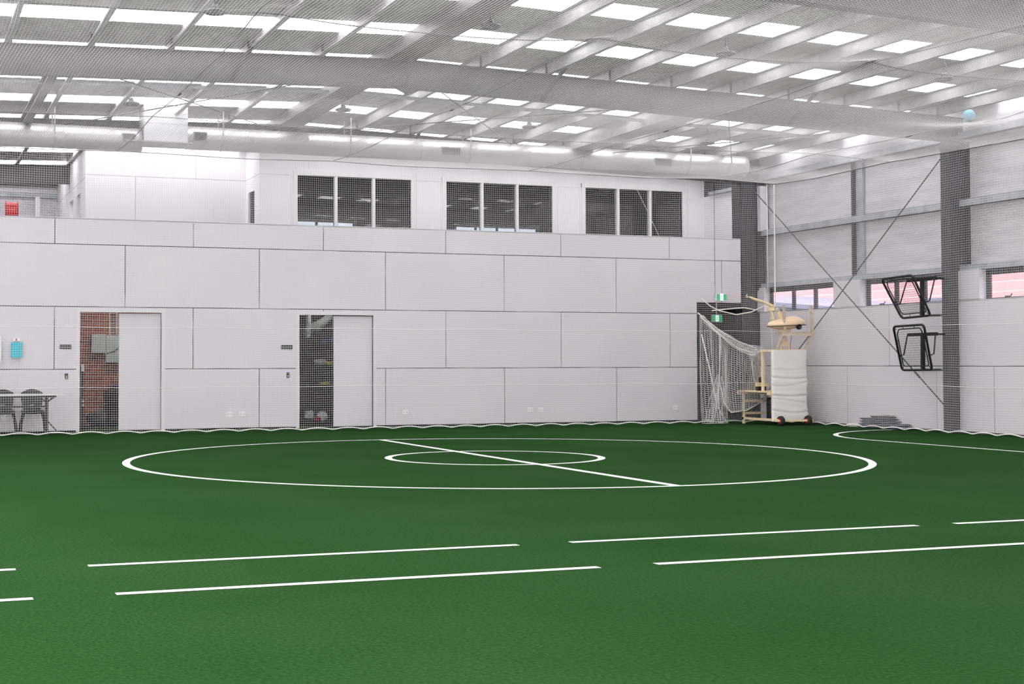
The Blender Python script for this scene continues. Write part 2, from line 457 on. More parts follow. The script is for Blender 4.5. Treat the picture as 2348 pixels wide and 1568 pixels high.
# the room behind those windows
m = MB()
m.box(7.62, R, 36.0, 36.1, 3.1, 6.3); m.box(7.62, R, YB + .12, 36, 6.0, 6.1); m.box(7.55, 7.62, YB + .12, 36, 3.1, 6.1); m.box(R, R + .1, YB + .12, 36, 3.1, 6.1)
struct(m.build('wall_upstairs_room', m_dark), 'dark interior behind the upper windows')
for i, (a, c) in enumerate(((8.9, 10.98), (13.64, 16.05))):
    f = MB()
    f.box(a, c, 35.0, 35.06, 4.84, 4.93, 0); f.box(c - .1, c, 35.0, 35.06, 4.0, 4.84, 0); f.box(a, a + .06, 35, 35.06, 4, 4.84, 0)
    f.box(a, c, 35.0, 35.06, 3.95, 4.0, 0)
    for k in (1, 2, 3): f.box(a + (c - a) * k / 4 - .03, a + (c - a) * k / 4 + .03, 35.0, 35.06, 4.0, 4.84, 2)
    f.box(a + .06, c - .1, 35.03, 35.04, 4.0, 4.84, 1)
    struct(f.build('window_%d' % (i + 4), [m_white, m_daylit, m_dark]), 'daylit window deep inside the upper room')
# far end wall, low wall bands of the hall that only the light meets
m = MB(); m.box(XL, R + .2, YE, YE + .15, 0, 6.4); struct(m.build('wall_far', m_foil), 'foil lined end wall')
for z in (4.55, 5.55):
    m = MB(); m.box(XL, 3.9, YE - .14, YE, z, z + .12); struct(m.build('girt_beam', m_girt), 'pale steel rail on the foil lined end wall')
m = MB(); m.box(XL, 3.9, YE - .25, YE, 5.85, 6.2); struct(m.build('eave_beam', m_steel), 'dark steel beam at the end wall')
m = MB(); m.box(3.35, 3.47, YE - .3, YE - .15, 3.1, 5.55); m.box(3.5, 3.75, YE - .35, YE - .2, 3.1, 5.0)
struct(m.build('end_column', m_white), 'pale post at the end wall')
m = MB(); m.box(XL - .15, XL, YF, YE, 0, 6.3); struct(m.build('wall_left', m_panel))
for i, (a, c) in enumerate(((-2.0, 2.6), (3.6, 8.2), (9.2, 13.8), (15.2, 19.8))):  # added glowing shutters, out of view, to brighten turf and walls
    m = MB(); m.box(XL, XL + .05, a - .15, a, 0, 4.2, 0); m.box(XL, XL + .05, c, c + .15, 0, 4.2, 0); m.box(XL, XL + .05, a - .15, c + .15, 4.2, 4.4, 0); m.box(XL + .01, XL + .02, a, c, 0.0, 4.2, 1)
    struct(m.build('door_%d' % (3 + i), [m_white, m_fill_left]), 'added glowing shutter panel lighting the hall from the left')
for i, (a, c) in enumerate(((-2.0, 3.0), (4.2, 9.2), (10.4, 15.4))):  # added glowing panels behind the camera, lifting light on the back wall
    m = MB(); m.box(a - .15, a, YF, YF + .05, 0, 4.4, 0); m.box(c, c + .15, YF, YF + .05, 0, 4.4, 0); m.box(a - .15, c + .15, YF, YF + .05, 4.4, 4.6, 0); m.box(a, c, YF + .01, YF + .02, 0, 4.4, 1)
    struct(m.build('door_%d' % (7 + i), [m_white, m_fill_front]), 'added glowing shutter panel lighting the hall from behind the viewer')
m = MB(); m.box(XL, R, YF - .15, YF, 0, 6.3); struct(m.build('wall_front', m_panel))

# ---- side wall ----------------------------------------------------------------------------------
m = MB()
side = lambda mb, a, c, z0, z1: mb.box(R, R + .018, a, c, z0, z1, 0)
ZR = 1.2336
panels(m, [(0.03, ZR), (ZR, ZR + 1.2)], [[9.9, 12.6, 15.4, 18.2, 20.947, 22.475, 25.214], [11.2, 14, 16.8, 19.6, 21.9, 23.85, 26.61]], side, [], span=(YF, D))
piers = [(28.24, 28.6), (24.761, 25.654), (21.29, 22.1), (17.9, 18.4), (14.4, 15.2), (7.6, 8.4)]
m.box(R + .02, R + .19, YF, D, 0, ZR + 1.19, 1)
m.box(R - .002, R + .19, YF, D, ZR + 1.2005, ZR + 1.212, 0)
for a, c in piers:
    m.box(R, R + .19, a, c, ZR + 1.222, 3.0, 0)
struct(m.build('wall_right', [m_panel, m_gap]), 'white boarded side wall with piers between the strip windows')
m = MB()
m.box(R + .21, R + .23, YF, D + 4, 3.0, 6.0)
struct(m.build('wall_right_upper', m_foil), 'silver foil insulated upper side wall')
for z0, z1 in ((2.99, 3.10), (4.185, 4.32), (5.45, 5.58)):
    m = MB(); m.box(R + .045, R + .055, YF, D, z0, z1, 0); m.box(R + .045, R + .21, YF, D, z1 - .004, z1, 0); m.box(R + .045, R + .21, YF, D, z0, z0 + .004, 1)  # lower flange coloured dark to stand in for shade under the rail
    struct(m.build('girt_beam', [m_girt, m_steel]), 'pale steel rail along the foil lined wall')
for y in (25.06, 18.3, 11.5):
    m = MB(); m.box(R + .07, R + .2, y, y + .05, 3.1, 5.45, 0); m.box(R + .15, R + .2, y - .22, y, 3.1, 5.45, 1)
    struct(m.build('wall_stud_beam', [m_steel, m_girt]), 'upright steel stud on the foil lined wall')
# strip windows of the side wall
wy = [(25.654, 28.24, (28.24, 27.30, 27.12), 3), (22.1, 24.761, None, 3), (18.4, 21.29, None, 3), (15.2, 17.9, None, 3)]
for i, (a, c, _x, n) in enumerate(wy):
    f = MB(); z0, z1 = ZR + 1.212, 3.0; x0, x1 = R + .155, R + .19
    f.box(x0, x1, a, c, 2.89, z1); f.box(x0, x1, a, c, z0, z0 + .022)
    f.box(x0, x1, a, a + .05, z0, z1); f.box(x0, x1, c - .11, c, z0, z1)
    st = (c - .11 - a - .05) / n
    for k in range(1, n): f.box(x0, x1, c - .11 - k * st - .055, c - .11 - k * st + .055, z0, z1)
    o = struct(f.build('window_%d' % (i + 6), m_steel), 'dark framed strip window showing brickwork outside')
    g = MB(); g.poly([(R + .175, a + .05, z0 + .02), (R + .175, c - .11, z0 + .02), (R + .175, c - .11, 2.89), (R + .175, a + .05, 2.89)])
    g.build('pane', m_glass, o, world=False)
    h = MB(); yc = c - .11 - st * .5
    h.box(R + .12, R + .155, yc - .06, yc + .06, z0 + .02, z0 + .045); h.bar((R + .14, yc - .05, z0 + .03), (R + .12, yc - .12, z0 + .08), .012, .012)
    h.build('window_stay', m_steel, o, world=False)
# outside: brick building, lean-to, ground
m_brick_out = brick('red_brick', (0.68, 0.36, 0.35), (0.60, 0.30, 0.30), (0.85, 0.76, 0.72), 1, (math.radians(90), math.radians(0), math.radians(90)))
m = MB(); m.box(25, 25.3, 12, 48, -.2, 6.5); struct(m.build('exterior_wall', m_brick_out), 'red brick wall of the neighbouring building')
m = MB(); m.box(R + .3, 60, -10, 60, -.25, -.2); struct(m.build('ground', m_ground))
m = MB()
m.add([(22.6, 29.5, 0), (22.6, 36.5, 0), (22.6, 36.5, 3.17), (22.6, 29.5, 2.58), (25, 29.5, 0), (25, 36.5, 0), (25, 36.5, 3.27), (25, 29.5, 2.68)],
      [(0, 3, 2, 1), (3, 7, 6, 2), (0, 4, 7, 3), (1, 2, 6, 5)], 0)
m.bar((22.56, 29.4, 2.44), (22.56, 36.6, 3.04), .03, .03, mi=1)
tag(m.build('lean_to_shed', [m_lilac, m_steel]), 'pale lilac metal lean-to outside the window beside the corner column', 'shed')
m = MB(); m.box(22.8, 23.2, 27.6, 28.15, 0, 2.80); m.box(22.79, 23.21, 27.55, 27.6, 2.6, 2.8)
tag(m.build('metal_cabinet', m_lilac), 'small lilac metal cabinet top showing outside the window next to the side column', 'cabinet')

# ---- steel frame --------------------------------------------------------------------------------
def ibeam(mb, a, b_, dep, wid, tf=.014, tw=.01, mi=0, plates=True):
    a, b_ = Vector(a), Vector(b_)
    mb.bar(a + Vector((0, 0, -tf / 2)), b_ + Vector((0, 0, -tf / 2)), wid, tf, mi=mi)
    mb.bar(a + Vector((0, 0, -dep + tf / 2)), b_ + Vector((0, 0, -dep + tf / 2)), wid, tf, mi=mi)
    mb.bar(a + Vector((0, 0, -dep / 2)), b_ + Vector((0, 0, -dep / 2)), tw, dep - 2 * tf, mi=mi)
for yy in (28.6, 21.85, 14.77, 7.9, 1.0, 35.4):
    m = MB(); zc = roof_z(RID)
    ibeam(m, (XL + .1, yy, roof_z(XL + .1)), (RID, yy, zc), .45, .19)
    ibeam(m, (RID, yy, zc), (R + .15, yy, roof_z(R + .15)), .45, .19)
    m.box(RID - .012, RID + .012, yy - .1, yy + .1, zc - .56, zc)
    m.add([(RID - .28, yy - .06, zc - .45), (RID + .28, yy - .06, zc - .45), (RID, yy - .06, zc - .58)], [(0, 1, 2)])
    struct(m.build('rafter_beam', m_rafter), 'grey steel portal rafter')
    if yy > 30: continue
    m = MB(); x0, x1 = (18.10, 18.5) if yy > 28 else (18.265, R + .2)
    z1 = roof_z(x0) - .45
    m.box(x0, x0 + .014, yy - .12, yy + .12, 0, z1); m.box(x1 - .014, x1, yy - .12, yy + .12, 0, z1)
    m.box(x0, x1, yy - .12, yy - .108, 0, z1) if yy > 28 else m.box(x0 + .014, x1 - .014, yy - .006, yy + .006, 0, z1)
    m.box(x0 - .03, R - .01, yy - .16, yy + .16, 0, .02)
    struct(m.build('column', m_steel), 'charcoal steel column on the side wall')
m = MB(); m.box(18.50, 18.70, 28.30, 28.42, 4.30, 5.32, 0); m.box(18.50, 18.70, 28.43, 28.6, 2.95, 5.5, 1); m.box(18.13, 18.5, 28.72, 28.9, 2.7, 5.6, 1)
struct(m.build('corner_trim_panel', [m_panel, m_steel]), 'white filler board beside the corner column')
# lined bay beyond the corner with the rail over it
m = MB(); m.box(R + .12, R + .2, 28.7, YB, 3.1, 5.36, 0); m.box(R + .13, R + .2, 28.7, YB, 5.36, 6.1, 1)  # dark sheet over the lining stands in for the shaded void
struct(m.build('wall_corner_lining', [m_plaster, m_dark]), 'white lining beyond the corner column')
m = MB(); m.bar((R + .05, 28.75, 5.40), (R + .05, 30.6, 5.40), .1, .07)
struct(m.build('girt_beam', m_girt), 'pale rail over the corner lining')

# purlins
def purlin(x, nm='purlin_beam'):
    m = MB(); z0 = roof_z(x)
    if x < RID:
        m.box(x, x + .004, YF, YE, z0, z0 + .2); m.box(x - .075, x, YF, YE, z0, z0 + .004); m.box(x - .079, x - .075, YF, YE, z0, z0 + .022); m.box(x, x + .065, YF, YE, z0 + .196, z0 + .2)
        for yy in (28.6, 21.85, 14.77, 7.9): m.box(x - .035, x + .035, yy - .06, yy - .05, z0, z0 + .19, 1)
        return struct(m.build(nm, [m_galv, m_rafter]), 'galvanised roof purlin')
    m.box(x, x + .004, YF, YE, z0, z0 + .2); m.box(x, x + .065, YF, YE, z0, z0 + .004); m.box(x - .065, x + .004, YF, YE, z0 + .196, z0 + .2)
    for yy in (28.6, 21.85, 14.77, 7.9): m.box(x - .035, x + .035, yy - .06, yy - .05, z0, z0 + .19, 1)
    struct(m.build(nm, [m_galv, m_rafter]), 'galvanised roof purlin')
for k in range(9): purlin(6.30 - 1.187 * k if k < 8 else 6.3 - 1.187 * 8)
for k in range(9): purlin(8.98 + 1.178 * k if k < 8 else 18.1)
m = MB(); z0 = roof_z(RID) - .02
m.box(7.32, 7.80, YF, YE, z0 - .01, z0); m.box(7.32, 7.33, YF, YE, z0, z0 + .2); m.box(7.79, 7.80, YF, YE, z0, z0 + .2)
struct(m.build('ridge_beam', m_rafter), 'broad grey beam along the ridge')
m = MB(); m.box(2.24, 2.38, 22.0, 28.5, 5.98, 6.02); m.box(2.30, 2.32, 22, 28.5, 5.84, 5.98); m.box(2.24, 2.38, 22, 28.5, 5.80, 5.84)
struct(m.build('strut_beam', m_rafter), 'slim grey strut between the rafters')
m = MB(); m.box(13.55, 13.56, 21.95, 28.5, 5.86, 6.0); m.box(13.55, 14.05, 21.95, 28.5, 5.85, 5.86); m.box(14.04, 14.05, 21.95, 28.5, 5.85, 5.92)
struct(m.build('strut_beam', m_galv), 'broad pale tray between the rafters')
# knee braces from rafter to purlin
for yy, xs in ((21.85, (5.04, 10.25, 15.05)), (28.6, (5.0, 10.2, 15.0)), (14.77, (10.2, 15.0))):
    for x in xs:
        m = MB(); m.bar((x - .22, yy - .08, roof_z(x) - .44), (x + .05, yy - .55, roof_z(x) + .08), .05, .05)
        struct(m.build('knee_brace_beam', m_steel), 'dark knee brace from rafter to purlin')

# ceiling sheets between the skylight strips
Y0S, PS, WS = 20.23, 2.275, 0.74
ks = range(-10, 8)
def rz(x): return roof_z(x) + .203
m = MB(); edges = []
ycur = YF - .2
for k in ks:
    a = Y0S + k * PS
    if a > YF: edges.append((ycur, a)); ycur = a + WS
edges.append((ycur, YE + .2))
for a, c in edges:
    for x0, x1 in ((XL - .2, RID), (RID, R + .3)):
        m.add([(x0, a, rz(x0)), (x1, a, rz(x1)), (x1, c, rz(x1)), (x0, c, rz(x0)), (x0, a, rz(x0) + .05), (x1, a, rz(x1) + .05), (x1, c, rz(x1) + .05), (x0, c, rz(x0) + .05)],
              [(0, 3, 2, 1), (4, 5, 6, 7), (0, 1, 5, 4), (2, 3, 7, 6)], 0)
struct(m.build('ceiling', m_roof), 'silver foil roof lining')
nwin = 10
for k in ks:
    a = Y0S + k * PS
    if a < YF: continue
    m = MB()
    for x0, x1 in ((XL, RID), (RID, R)):
        m.add([(x0, a, rz(x0)), (x1, a, rz(x1)), (x1, a + WS, rz(x1)), (x0, a + WS, rz(x0))], [(0, 3, 2, 1)], 0)
    struct(m.build('window_%d' % nwin, m_sky), 'translucent skylight strip across the roof'); nwin += 1

# cross bracing rods in the roof, cable trays
for a, c in (((2.1, 21.9), (7.3, 28.5)), ((2.95, 28.5), (7.3, 21.95)), ((7.85, 21.95), (12.6, 28.5)), ((7.85, 28.5), (13.5, 21.95)), ((13.7, 21.95), (17.9, 28.5)), ((14.1, 28.5), (18.0, 21.95))):
    m = MB(); m.tube([(a[0], a[1], roof_z(a[0]) - .14), (c[0], c[1], roof_z(c[0]) - .14)], .010, 6)
    struct(m.build('brace_rod_beam', m_cable), 'thin dark bracing rod under the roof')
for yy, x0, x1 in ((24.78, XL + .2, 7.25), (24.78, 7.9, 17.6)):
    m = MB()
    for s in (-1, 1):
        pts = [(x0, yy, roof_z(x0) - .02), (x1, yy, roof_z(x1) - .02)]
        m.bar((x0, yy + s * .05, roof_z(x0) + .0), (x1, yy + s * .05, roof_z(x1) + .0), .01, .03)
    m.bar((x0, yy, roof_z(x0) - .025), (x1, yy, roof_z(x1) - .025), .10, .008)
    struct(m.build('cable_tray_trim', m_girt), 'pale cable tray under the purlins')

# ------------------------------------------------------------------ ventilation
def duct_run(x0, x1, z, label):
    t = thing('air_duct', (x0, 28.0, z), label, 'duct')
    m = MB(); n = int((x1 - x0) / .12); prof = []
    for i in range(n + 1):
        x = (x1 - x0) * i / n
        prof += [(.225, x), (.229, x + .008), (.225, x + .016)] if i % 10 == 0 else [(.225, x)]
    prof = sorted(prof, key=lambda p: p[1]); prof = [(0.001, 0)] + prof + [(0.001, prof[-1][1])]
    m.lathe(prof, (x0, 28.0, z), 'x', 32); m.build('duct_tube', m_duct, t)
    x = x0 + .7
    while x < x1 - .3:
        h = MB(); h.box(x - .012, x + .012, 27.765, 27.77, z, roof_z(x) + .1); h.box(x - .012, x + .012, 28.23, 28.235, z, roof_z(x) + .1)
        h.tube([(x, 28 + .232 * math.cos(a), z + .232 * math.sin(a)) for a in [math.pi + math.pi * i / 12 for i in range(13)]], .008, 6)
        h.build('hanger_strap', m_galv, t); x += 2.6
    return t
dl = duct_run(XL + .2, 4.44, 5.60, 'long silver round duct on the door side of the white plenum box')
dr = duct_run(5.30, 17.9, 5.70, 'long silver round duct running from the white plenum box to the corner')
def grille(t, x0, x1, z):
    g = MB(); g.box(x0, x1, 27.745, 27.80, z - .09, z + .09, 0)
    for i in range(9): 
        xx = x0 + .03 + (x1 - x0 - .06) * i / 8
        g.box(xx - .012, xx + .012, 27.735, 27.745, z - .075, z + .075, 1)
    for i in range(5):
        zz = z - .06 + .03 * i
        g.box(x0 + .01, x1 - .01, 27.738, 27.744, zz - .003, zz + .003, 0)
    g.build('air_grille', [m_galv, m_rafter], t)
grille(dl, 4.05, 4.30, 5.60); grille(dr, 5.42, 5.68, 5.70); grille(dr, 10.54, 10.96, 5.66); grille(dr, 15.5, 15.9, 5.66)
t = thing('plenum_box', (4.87, 28.0, 5.5), 'tall white plenum box dropping from the roof between the silver ducts', 'ventilation box')
m = MB(); m.box(4.455, 5.29, 27.7, 28.35, 5.56, 6.25); m.build('box_body', mat('white_sheet_metal', (.52, .52, .54), .4), t)
m = MB(); m.box(4.1, 5.38, 27.66, 28.38, 5.535, 5.56); m.build('bottom_flange', m_galv, t)
m = MB(); m.box(4.453, 5.292, 27.697, 27.70, 5.90, 5.908); m.box(4.453, 5.292, 27.697, 27.7, 6.10, 6.104); m.build('seam', m_galv, t)

# ------------------------------------------------------------------ high bay lights
lights = [(x, y) for y in (18.35, 25.35) for x in (3.85, 7.70, 11.43, 15.35)]
names = {(3.85, 18.35): 'dark ring high bay light hanging near the top edge over the dashed side bay', (7.70, 18.35): 'dark ring high bay light hanging beside the broad ridge beam',
         (11.43, 18.35): 'dark ring high bay light in the front roof bay, next beyond the ridge beam one', (15.35, 18.35): 'dark ring high bay light hanging above and beside the blue ball',
         (3.85, 25.35): 'dark ring high bay light hanging just beside the white plenum box', (7.70, 25.35): 'small dark high bay light below the ridge beam behind the big rafter',
         (11.43, 25.35): 'small dark high bay light between ridge beam and pale tray', (15.35, 25.35): 'small dark high bay light beyond the pale tray towards the corner'}
first = None
for (x, y) in lights:
    z = roof_z(x) - .22
    if first is None:
        t = thing('high_bay_light', (x, y, z), names[(x, y)], 'ceiling light', 'round high bay lights under the roof'); first = t
        m = MB(); m.tube([(x + .125 * math.cos(a), y + .125 * math.sin(a), z) for a in [2 * math.pi * i / 28 for i in range(28)]], .022, 8, closed=True)
        m.build('lamp_ring', m_steel, t)
        m = MB(); m.lathe([(.001, .10), (.035, .10), (.045, .07), (.05, .03), (.06, .0), (.001, 0)], (x, y, z), 'z', 16)
        for a in range(6):
            q_ = a * math.pi / 3; m.bar((x + .04 * math.cos(q_), y + .04 * math.sin(q_), z + .03), (x + .12 * math.cos(q_), y + .12 * math.sin(q_), z), .008, .02)
        m.build('lamp_body', m_steel, t)
        m = MB(); m.tube([(x, y, z + .10), (x, y, z + .25), (x, y, z + .43)], .006, 6); m.tube([(x + .03, y, z + .08), (x + .05, y, z + .18), (x + .03, y, z + .28)], .004, 6)
        m.build('suspension_cord', m_cable, t)
    else:
        dup(first, (x, y, z), label=names[(x, y)])

# ------------------------------------------------------------------ nets
def prism_net(strands, t, name, mats, normal_fn=None):
    """strands: list of (k,3) arrays; builds 3-sided twine along each"""
    V, Fc = [], []; off = 0
    for P_, r in strands:
        k = len(P_)
        T = np.gradient(P_, axis=0); T /= np.linalg.norm(T, axis=1)[:, None] + 1e-12
        ref = np.array([0.3, -0.6, 0.74]); ref /= np.linalg.norm(ref)
        A = np.cross(T, ref); A /= np.linalg.norm(A, axis=1)[:, None] + 1e-9
        B = np.cross(T, A)
        ring = [P_ + r * (A * math.cos(a) + B * math.sin(a)) for a in (0, 2.0944, 4.18879)]
        V.append(np.stack(ring, 1).reshape(-1, 3))
        i = np.arange(k - 1)[:, None] * 3 + off
        for a, b_ in ((0, 1), (1, 2), (2, 0)):
            Fc.append(np.stack([i[:, 0] + a, i[:, 0] + b_, i[:, 0] + 3 + b_, i[:, 0] + 3 + a], 1))
        off += k * 3
    V = np.concatenate(V); Fc = np.concatenate(Fc).astype(np.int32)
    me = bpy.data.meshes.new(name)
    me.vertices.add(len(V)); me.vertices.foreach_set('co', V.astype(np.float32).ravel())
    me.loops.add(Fc.size); me.loops.foreach_set('vertex_index', Fc.ravel())
    me.polygons.add(len(Fc)); me.polygons.foreach_set('loop_start', np.arange(0, Fc.size, 4, dtype=np.int32))
    me.polygons.foreach_set('loop_total', np.full(len(Fc), 4, dtype=np.int32))
    me.materials.append(mats); me.update(calc_edges=True); me.validate()
    ob = bpy.data.objects.new(name, me); COL.objects.link(ob)
    return ob
MESH = 0.043
TOPZ = 5.24
XC = [3.87 + 4.2 * k for k in range(-1, 4)]    # longitudinal support cables
NX0, NX1, NY0, NY1 = -2.0, 18.15, 11.5, 27.2
def net_top(x, y):
    u = (x - 3.87) / 4.2
    su = np.abs(np.sin(np.pi * u)) ** 1.3
    ys = np.array([8.9, 16.15, 23.3, 27.2])
    sv = np.zeros_like(y)
    for a, c in zip(ys[:-1], ys[1:]):
        s_ = (y >= a) & (y <= c + 1e-6)
        sv = np.where(s_, np.abs(np.sin(np.pi * (y - a) / (c - a))), sv)
    edge = np.clip((NX1 - x) / 1.5, 0, 1)
    z = TOPZ + .02 - .07 * su * (.45 + .75 * sv) - .05 * sv * (1 - su)
    # lifted where the crossing cables are tied up to the purlins
    for cx, cy, hgt, rad in ((4.07, 15.9, .10, .7), (8.3, 16.1, .10, .7), (12.2, 16.15, .10, .7), (16.5, 16.3, .08, .7)):
        d_ = np.sqrt((x - cx) ** 2 + ((y - cy) * .8) ** 2)
        z = z + hgt * np.exp(-d_ / rad * 1.6)
    z = z + .005 * np.sin(x * 2.1 + y * 1.3) + .004 * np.sin(y * 1.9 - x * 1.1)
    z = z * 1.0 - (1 - edge) * .06 * ((27.2 - y) / 8).clip(0, 1)
    z = z - BALL_DIP * np.exp(-(((x - 15.9) ** 2 + (y - 18.44) ** 2) / .8))
    return z
BALL_DIP = 0.0
BALL_DIP = float(net_top(np.array([15.9]), np.array([18.44]))[0]) - 5.10
S = []
xs = np.arange(NX0, NX1 + 1e-6, MESH); ysm = np.linspace(NY0, NY1, 56)
for i, x in enumerate(xs):
    xx = x + .05 * np.sin(ysm * 1.1 + .02 * i) * np.sin((ysm - NY0) * .2)
    xx = np.minimum(xx, NX1)
    S.append((np.stack([xx, ysm, net_top(xx, ysm)], 1), .0020))
ys = np.arange(NY0, NY1 + 1e-6, MESH); xsm = np.linspace(NX0, NX1, 80)
for i, y in enumerate(ys):
    yy = y + .04 * np.sin(xsm * 1.3 + i * .01); yy = np.minimum(yy, NY1)
    S.append((np.stack([xsm, yy, net_top(xsm, yy)], 1), .0009))
t_top = thing('ceiling_net', (8, 20, 5.2), 'white netting stretched flat below the whole roof', 'net')
o = prism_net(S, .005, 'net_mesh', m_net); o.parent = t_top; o.matrix_parent_inverse = Matrix.Translation(-Vector(t_top.location))
# back net and side net
def hole_runs(P_, r):
    up_ = np.interp(P_[:, 0], [16.75, 16.95, 17.3, 17.75, 17.85], [2.42, 2.465, 2.49, 2.45, 2.42]); lo_ = np.interp(P_[:, 0], [16.75, 17.09, 17.47, 17.85], [2.415, 2.345, 2.40, 2.42])
    inside = (P_[:, 0] > 16.75) & (P_[:, 0] < 17.85) & (P_[:, 2] < up_) & (P_[:, 2] > lo_)
    out, cur = [], []
    for p, i in zip(P_, inside):
        if i:
            if len(cur) > 1: out.append((np.array(cur), r))
            cur = []
        else: cur.append(p)
    if len(cur) > 1: out.append((np.array(cur), r))
    return out
def hang_net(nm, label, u0, u1, P, loc, hole=None):
    S = []
    us = np.arange(u0, u1 + 1e-6, MESH); zz = np.linspace(0, 1, 14)
    for u in us:
        top = P(np.array([u]), np.array([5.2]))[0]
        zt = float(net_top(np.array([top[0]]), np.array([top[1]]))[0]); zb_ = .02 + .035 * abs(math.sin(math.pi * u / .62))
        z = zb_ + (zt - zb_) * zz
        if hole and 16.7 < u < 17.9: S += hole_runs(P(np.full(240, u), np.linspace(zb_, zt, 240)), .0020); continue
        S.append((P(np.full_like(z, u), z), .0020))
    zs = np.arange(.045, 5.2, MESH); uu = np.linspace(u0, u1, 60)
    for z in zs:
        thick = .0065 if min(abs(z - 1.975), abs(z - .88)) < MESH / 2 else .0020
        if hole and 2.3 < z < 2.55: ul = np.linspace(u0, u1, 900); S += hole_runs(P(ul, np.full_like(ul, z)), thick); continue
        S.append((P(uu, np.full_like(uu, z)), thick))
    t = thing(nm, loc, label, 'net')
    o = prism_net(S, .005, 'net_mesh', m_net); o.parent = t; o.matrix_parent_inverse = Matrix.Translation(-Vector(loc))
    return t
def Pback(u, z):
    s = np.sin(np.pi * np.clip(z / 5.2, 0, 1))
    return np.stack([u + .02 * np.sin(z * 2 + u) * s, 27.2 - .07 * s * np.sin(u * .9) - .04 * s, z + .01 * np.sin(u * 2.2 + z)], 1)
def Pside(u, z):
    s = np.sin(np.pi * np.clip(z / 5.2, 0, 1))
    return np.stack([18.15 - .03 * s * np.sin(u * 1.1) - .02 * s, u + .02 * np.sin(z * 2.2 + u) * s, z + .01 * np.sin(u * 2 + z)], 1)
t_back = hang_net('back_net', 'white netting hanging in front of the boarded wall with the doorways', -2.0, 18.15, Pback, (8, 27.2, 0), True)
t_side = hang_net('side_net', 'white netting hanging along the strip windows and charcoal columns', NY0, 27.2, Pside, (18.15, 20, 0))
# ropes along the nets
def scallop(parent, u0, u1, f):
    m = MB(); pts = []; u = u0
    while u < u1:
        pts.append(f(u, .016 + .04 * abs(math.sin(math.pi * u / .62)))); u += .062
    m.tube(pts, .011, 6); m.build('bottom_rope', m_rope, parent)
scallop(t_back, -2, 18.1, lambda u, z: (u, 27.2, z)); scallop(t_side, NY0, 27.2, lambda u, z: (18.15, u, z))
def cabl(parent, pts, r=.008, name='support_cable', m_=None):
    m = MB(); m.tube(pts, r, 6); m.build(name, m_ or m_cable, parent)
for x in XC:
    yy = np.linspace(NY0, NY1, 40)
    zz = net_top(np.full_like(yy, x), yy) + .01
    cabl(t_top, [(x, a, c) for a, c in zip(yy, zz)], .007)
for y in (16.15, 23.3):
    xx = np.linspace(NX0, NX1, 70); zz = net_top(xx, np.full_like(xx, y)) + .01
    cabl(t_top, [(a, y, c) for a, c in zip(xx, zz)], .006)
xx = np.linspace(NX0, NX1, 120); zz = net_top(xx, np.full_like(xx, 27.2)) + .0
cabl(t_back, [(a, 27.2, c) for a, c in zip(xx, zz)], .006, 'head_cable')
yy = np.linspace(NY0, NY1, 60); zz = net_top(np.full_like(yy, 18.15), yy)
cabl(t_side, [(18.15, a, c) for a, c in zip(yy, zz)], .009, 'head_cable', m_rafter)
cabl(t_side, [(18.12, 27.17, z) for z in np.linspace(5.2, 2.3, 12)], .017, 'corner_rope', m_rope)
cabl(t_side, [(18.10 - .02 * math.sin(z * 3), 27.3, z) for z in np.linspace(2.3, .1, 10)], .009, 'corner_rope', m_rope)
cabl(t_back, [(17.95, 27.19, z) for z in (5.2, 2.9)], .008, 'edge_rope', m_rope)
cabl(t_back, [(16.62, 27.19, z) for z in (5.2, 2.7)], .006, 'edge_rope')
cabl(t_back, [(14.6, 27.15, 5.2), (15.9, 27.1, 2.7)], .004, 'loose_cord', m_rope)
# turnbuckles on the cables
for x, y in ((8.07, 20.8), (12.27, 21.6), (16.47, 20.6), (3.87, 20.9)):
    z = float(net_top(np.array([x]), np.array([y]))[0]) + .01
    m = MB(); m.tube([(x, y - .12, z), (x, y - .05, z), (x, y + .05, z), (x, y + .12, z)], [.008, .02, .02, .008], 6)
    m.build('turnbuckle', m_cable, t_top)

# gathered goal netting hanging in the corner in front of the dark opening
def drape(name, label, top, bot, nu, nv, fold, parent=None, seed=1, loc=None):
    rnd = random.Random(seed)
    top = [np.array(p, float) for p in top]; bot = [np.array(p, float) for p in bot]
    def lerp(ps, s):
        s = s * (len(ps) - 1); i = min(int(s), len(ps) - 2); f_ = s - i
        return ps[i] * (1 - f_) + ps[i + 1] * f_
    ph = [rnd.uniform(0, 6) for _ in range(4)]
    def P(s, v):
        p = lerp(top, s) * (1 - v) + lerp(bot, s) * v
        sag = math.sin(math.pi * s) * fold * .8 * math.sin(math.pi * v)
        p = p + np.array([.05 * math.sin(9 * s + ph[0]) * math.sin(3 * v), fold * math.sin(13 * s + ph[1] + 2 * v), -sag + .05 * math.sin(11 * s + 4 * v + ph[2]) * v * (1 - v) * 3])
        p[2] = max(p[2], .01)
        return p
    S = []
    for i in range(nu + 1): S.append((np.array([P(i / nu, j / 24) for j in range(25)]), .0042))
    for j in range(nv + 1): S.append((np.array([P(i / 30, j / nv) for i in range(31)]), .0042))
    o = prism_net(S, .005, 'net_mesh', m_net)
    if parent is not None:
        o.parent = parent; o.matrix_parent_inverse = Matrix.Translation(-Vector(parent.location))
    return o
t = thing('goal_net', (17.0, 27.0, 0), 'white goal netting gathered and draped across the dark corner opening', 'net')
drape('belly', '', [(16.48, 26.85, 1.98), (16.75, 26.8, 1.80), (17.1, 26.78, 1.62), (17.44, 26.8, 1.56)], [(16.50, 26.75, .42), (16.69, 26.7, .25), (17.07, 26.66, .29), (17.62, 26.7, .58)], 23, 33, .03, t, 3)
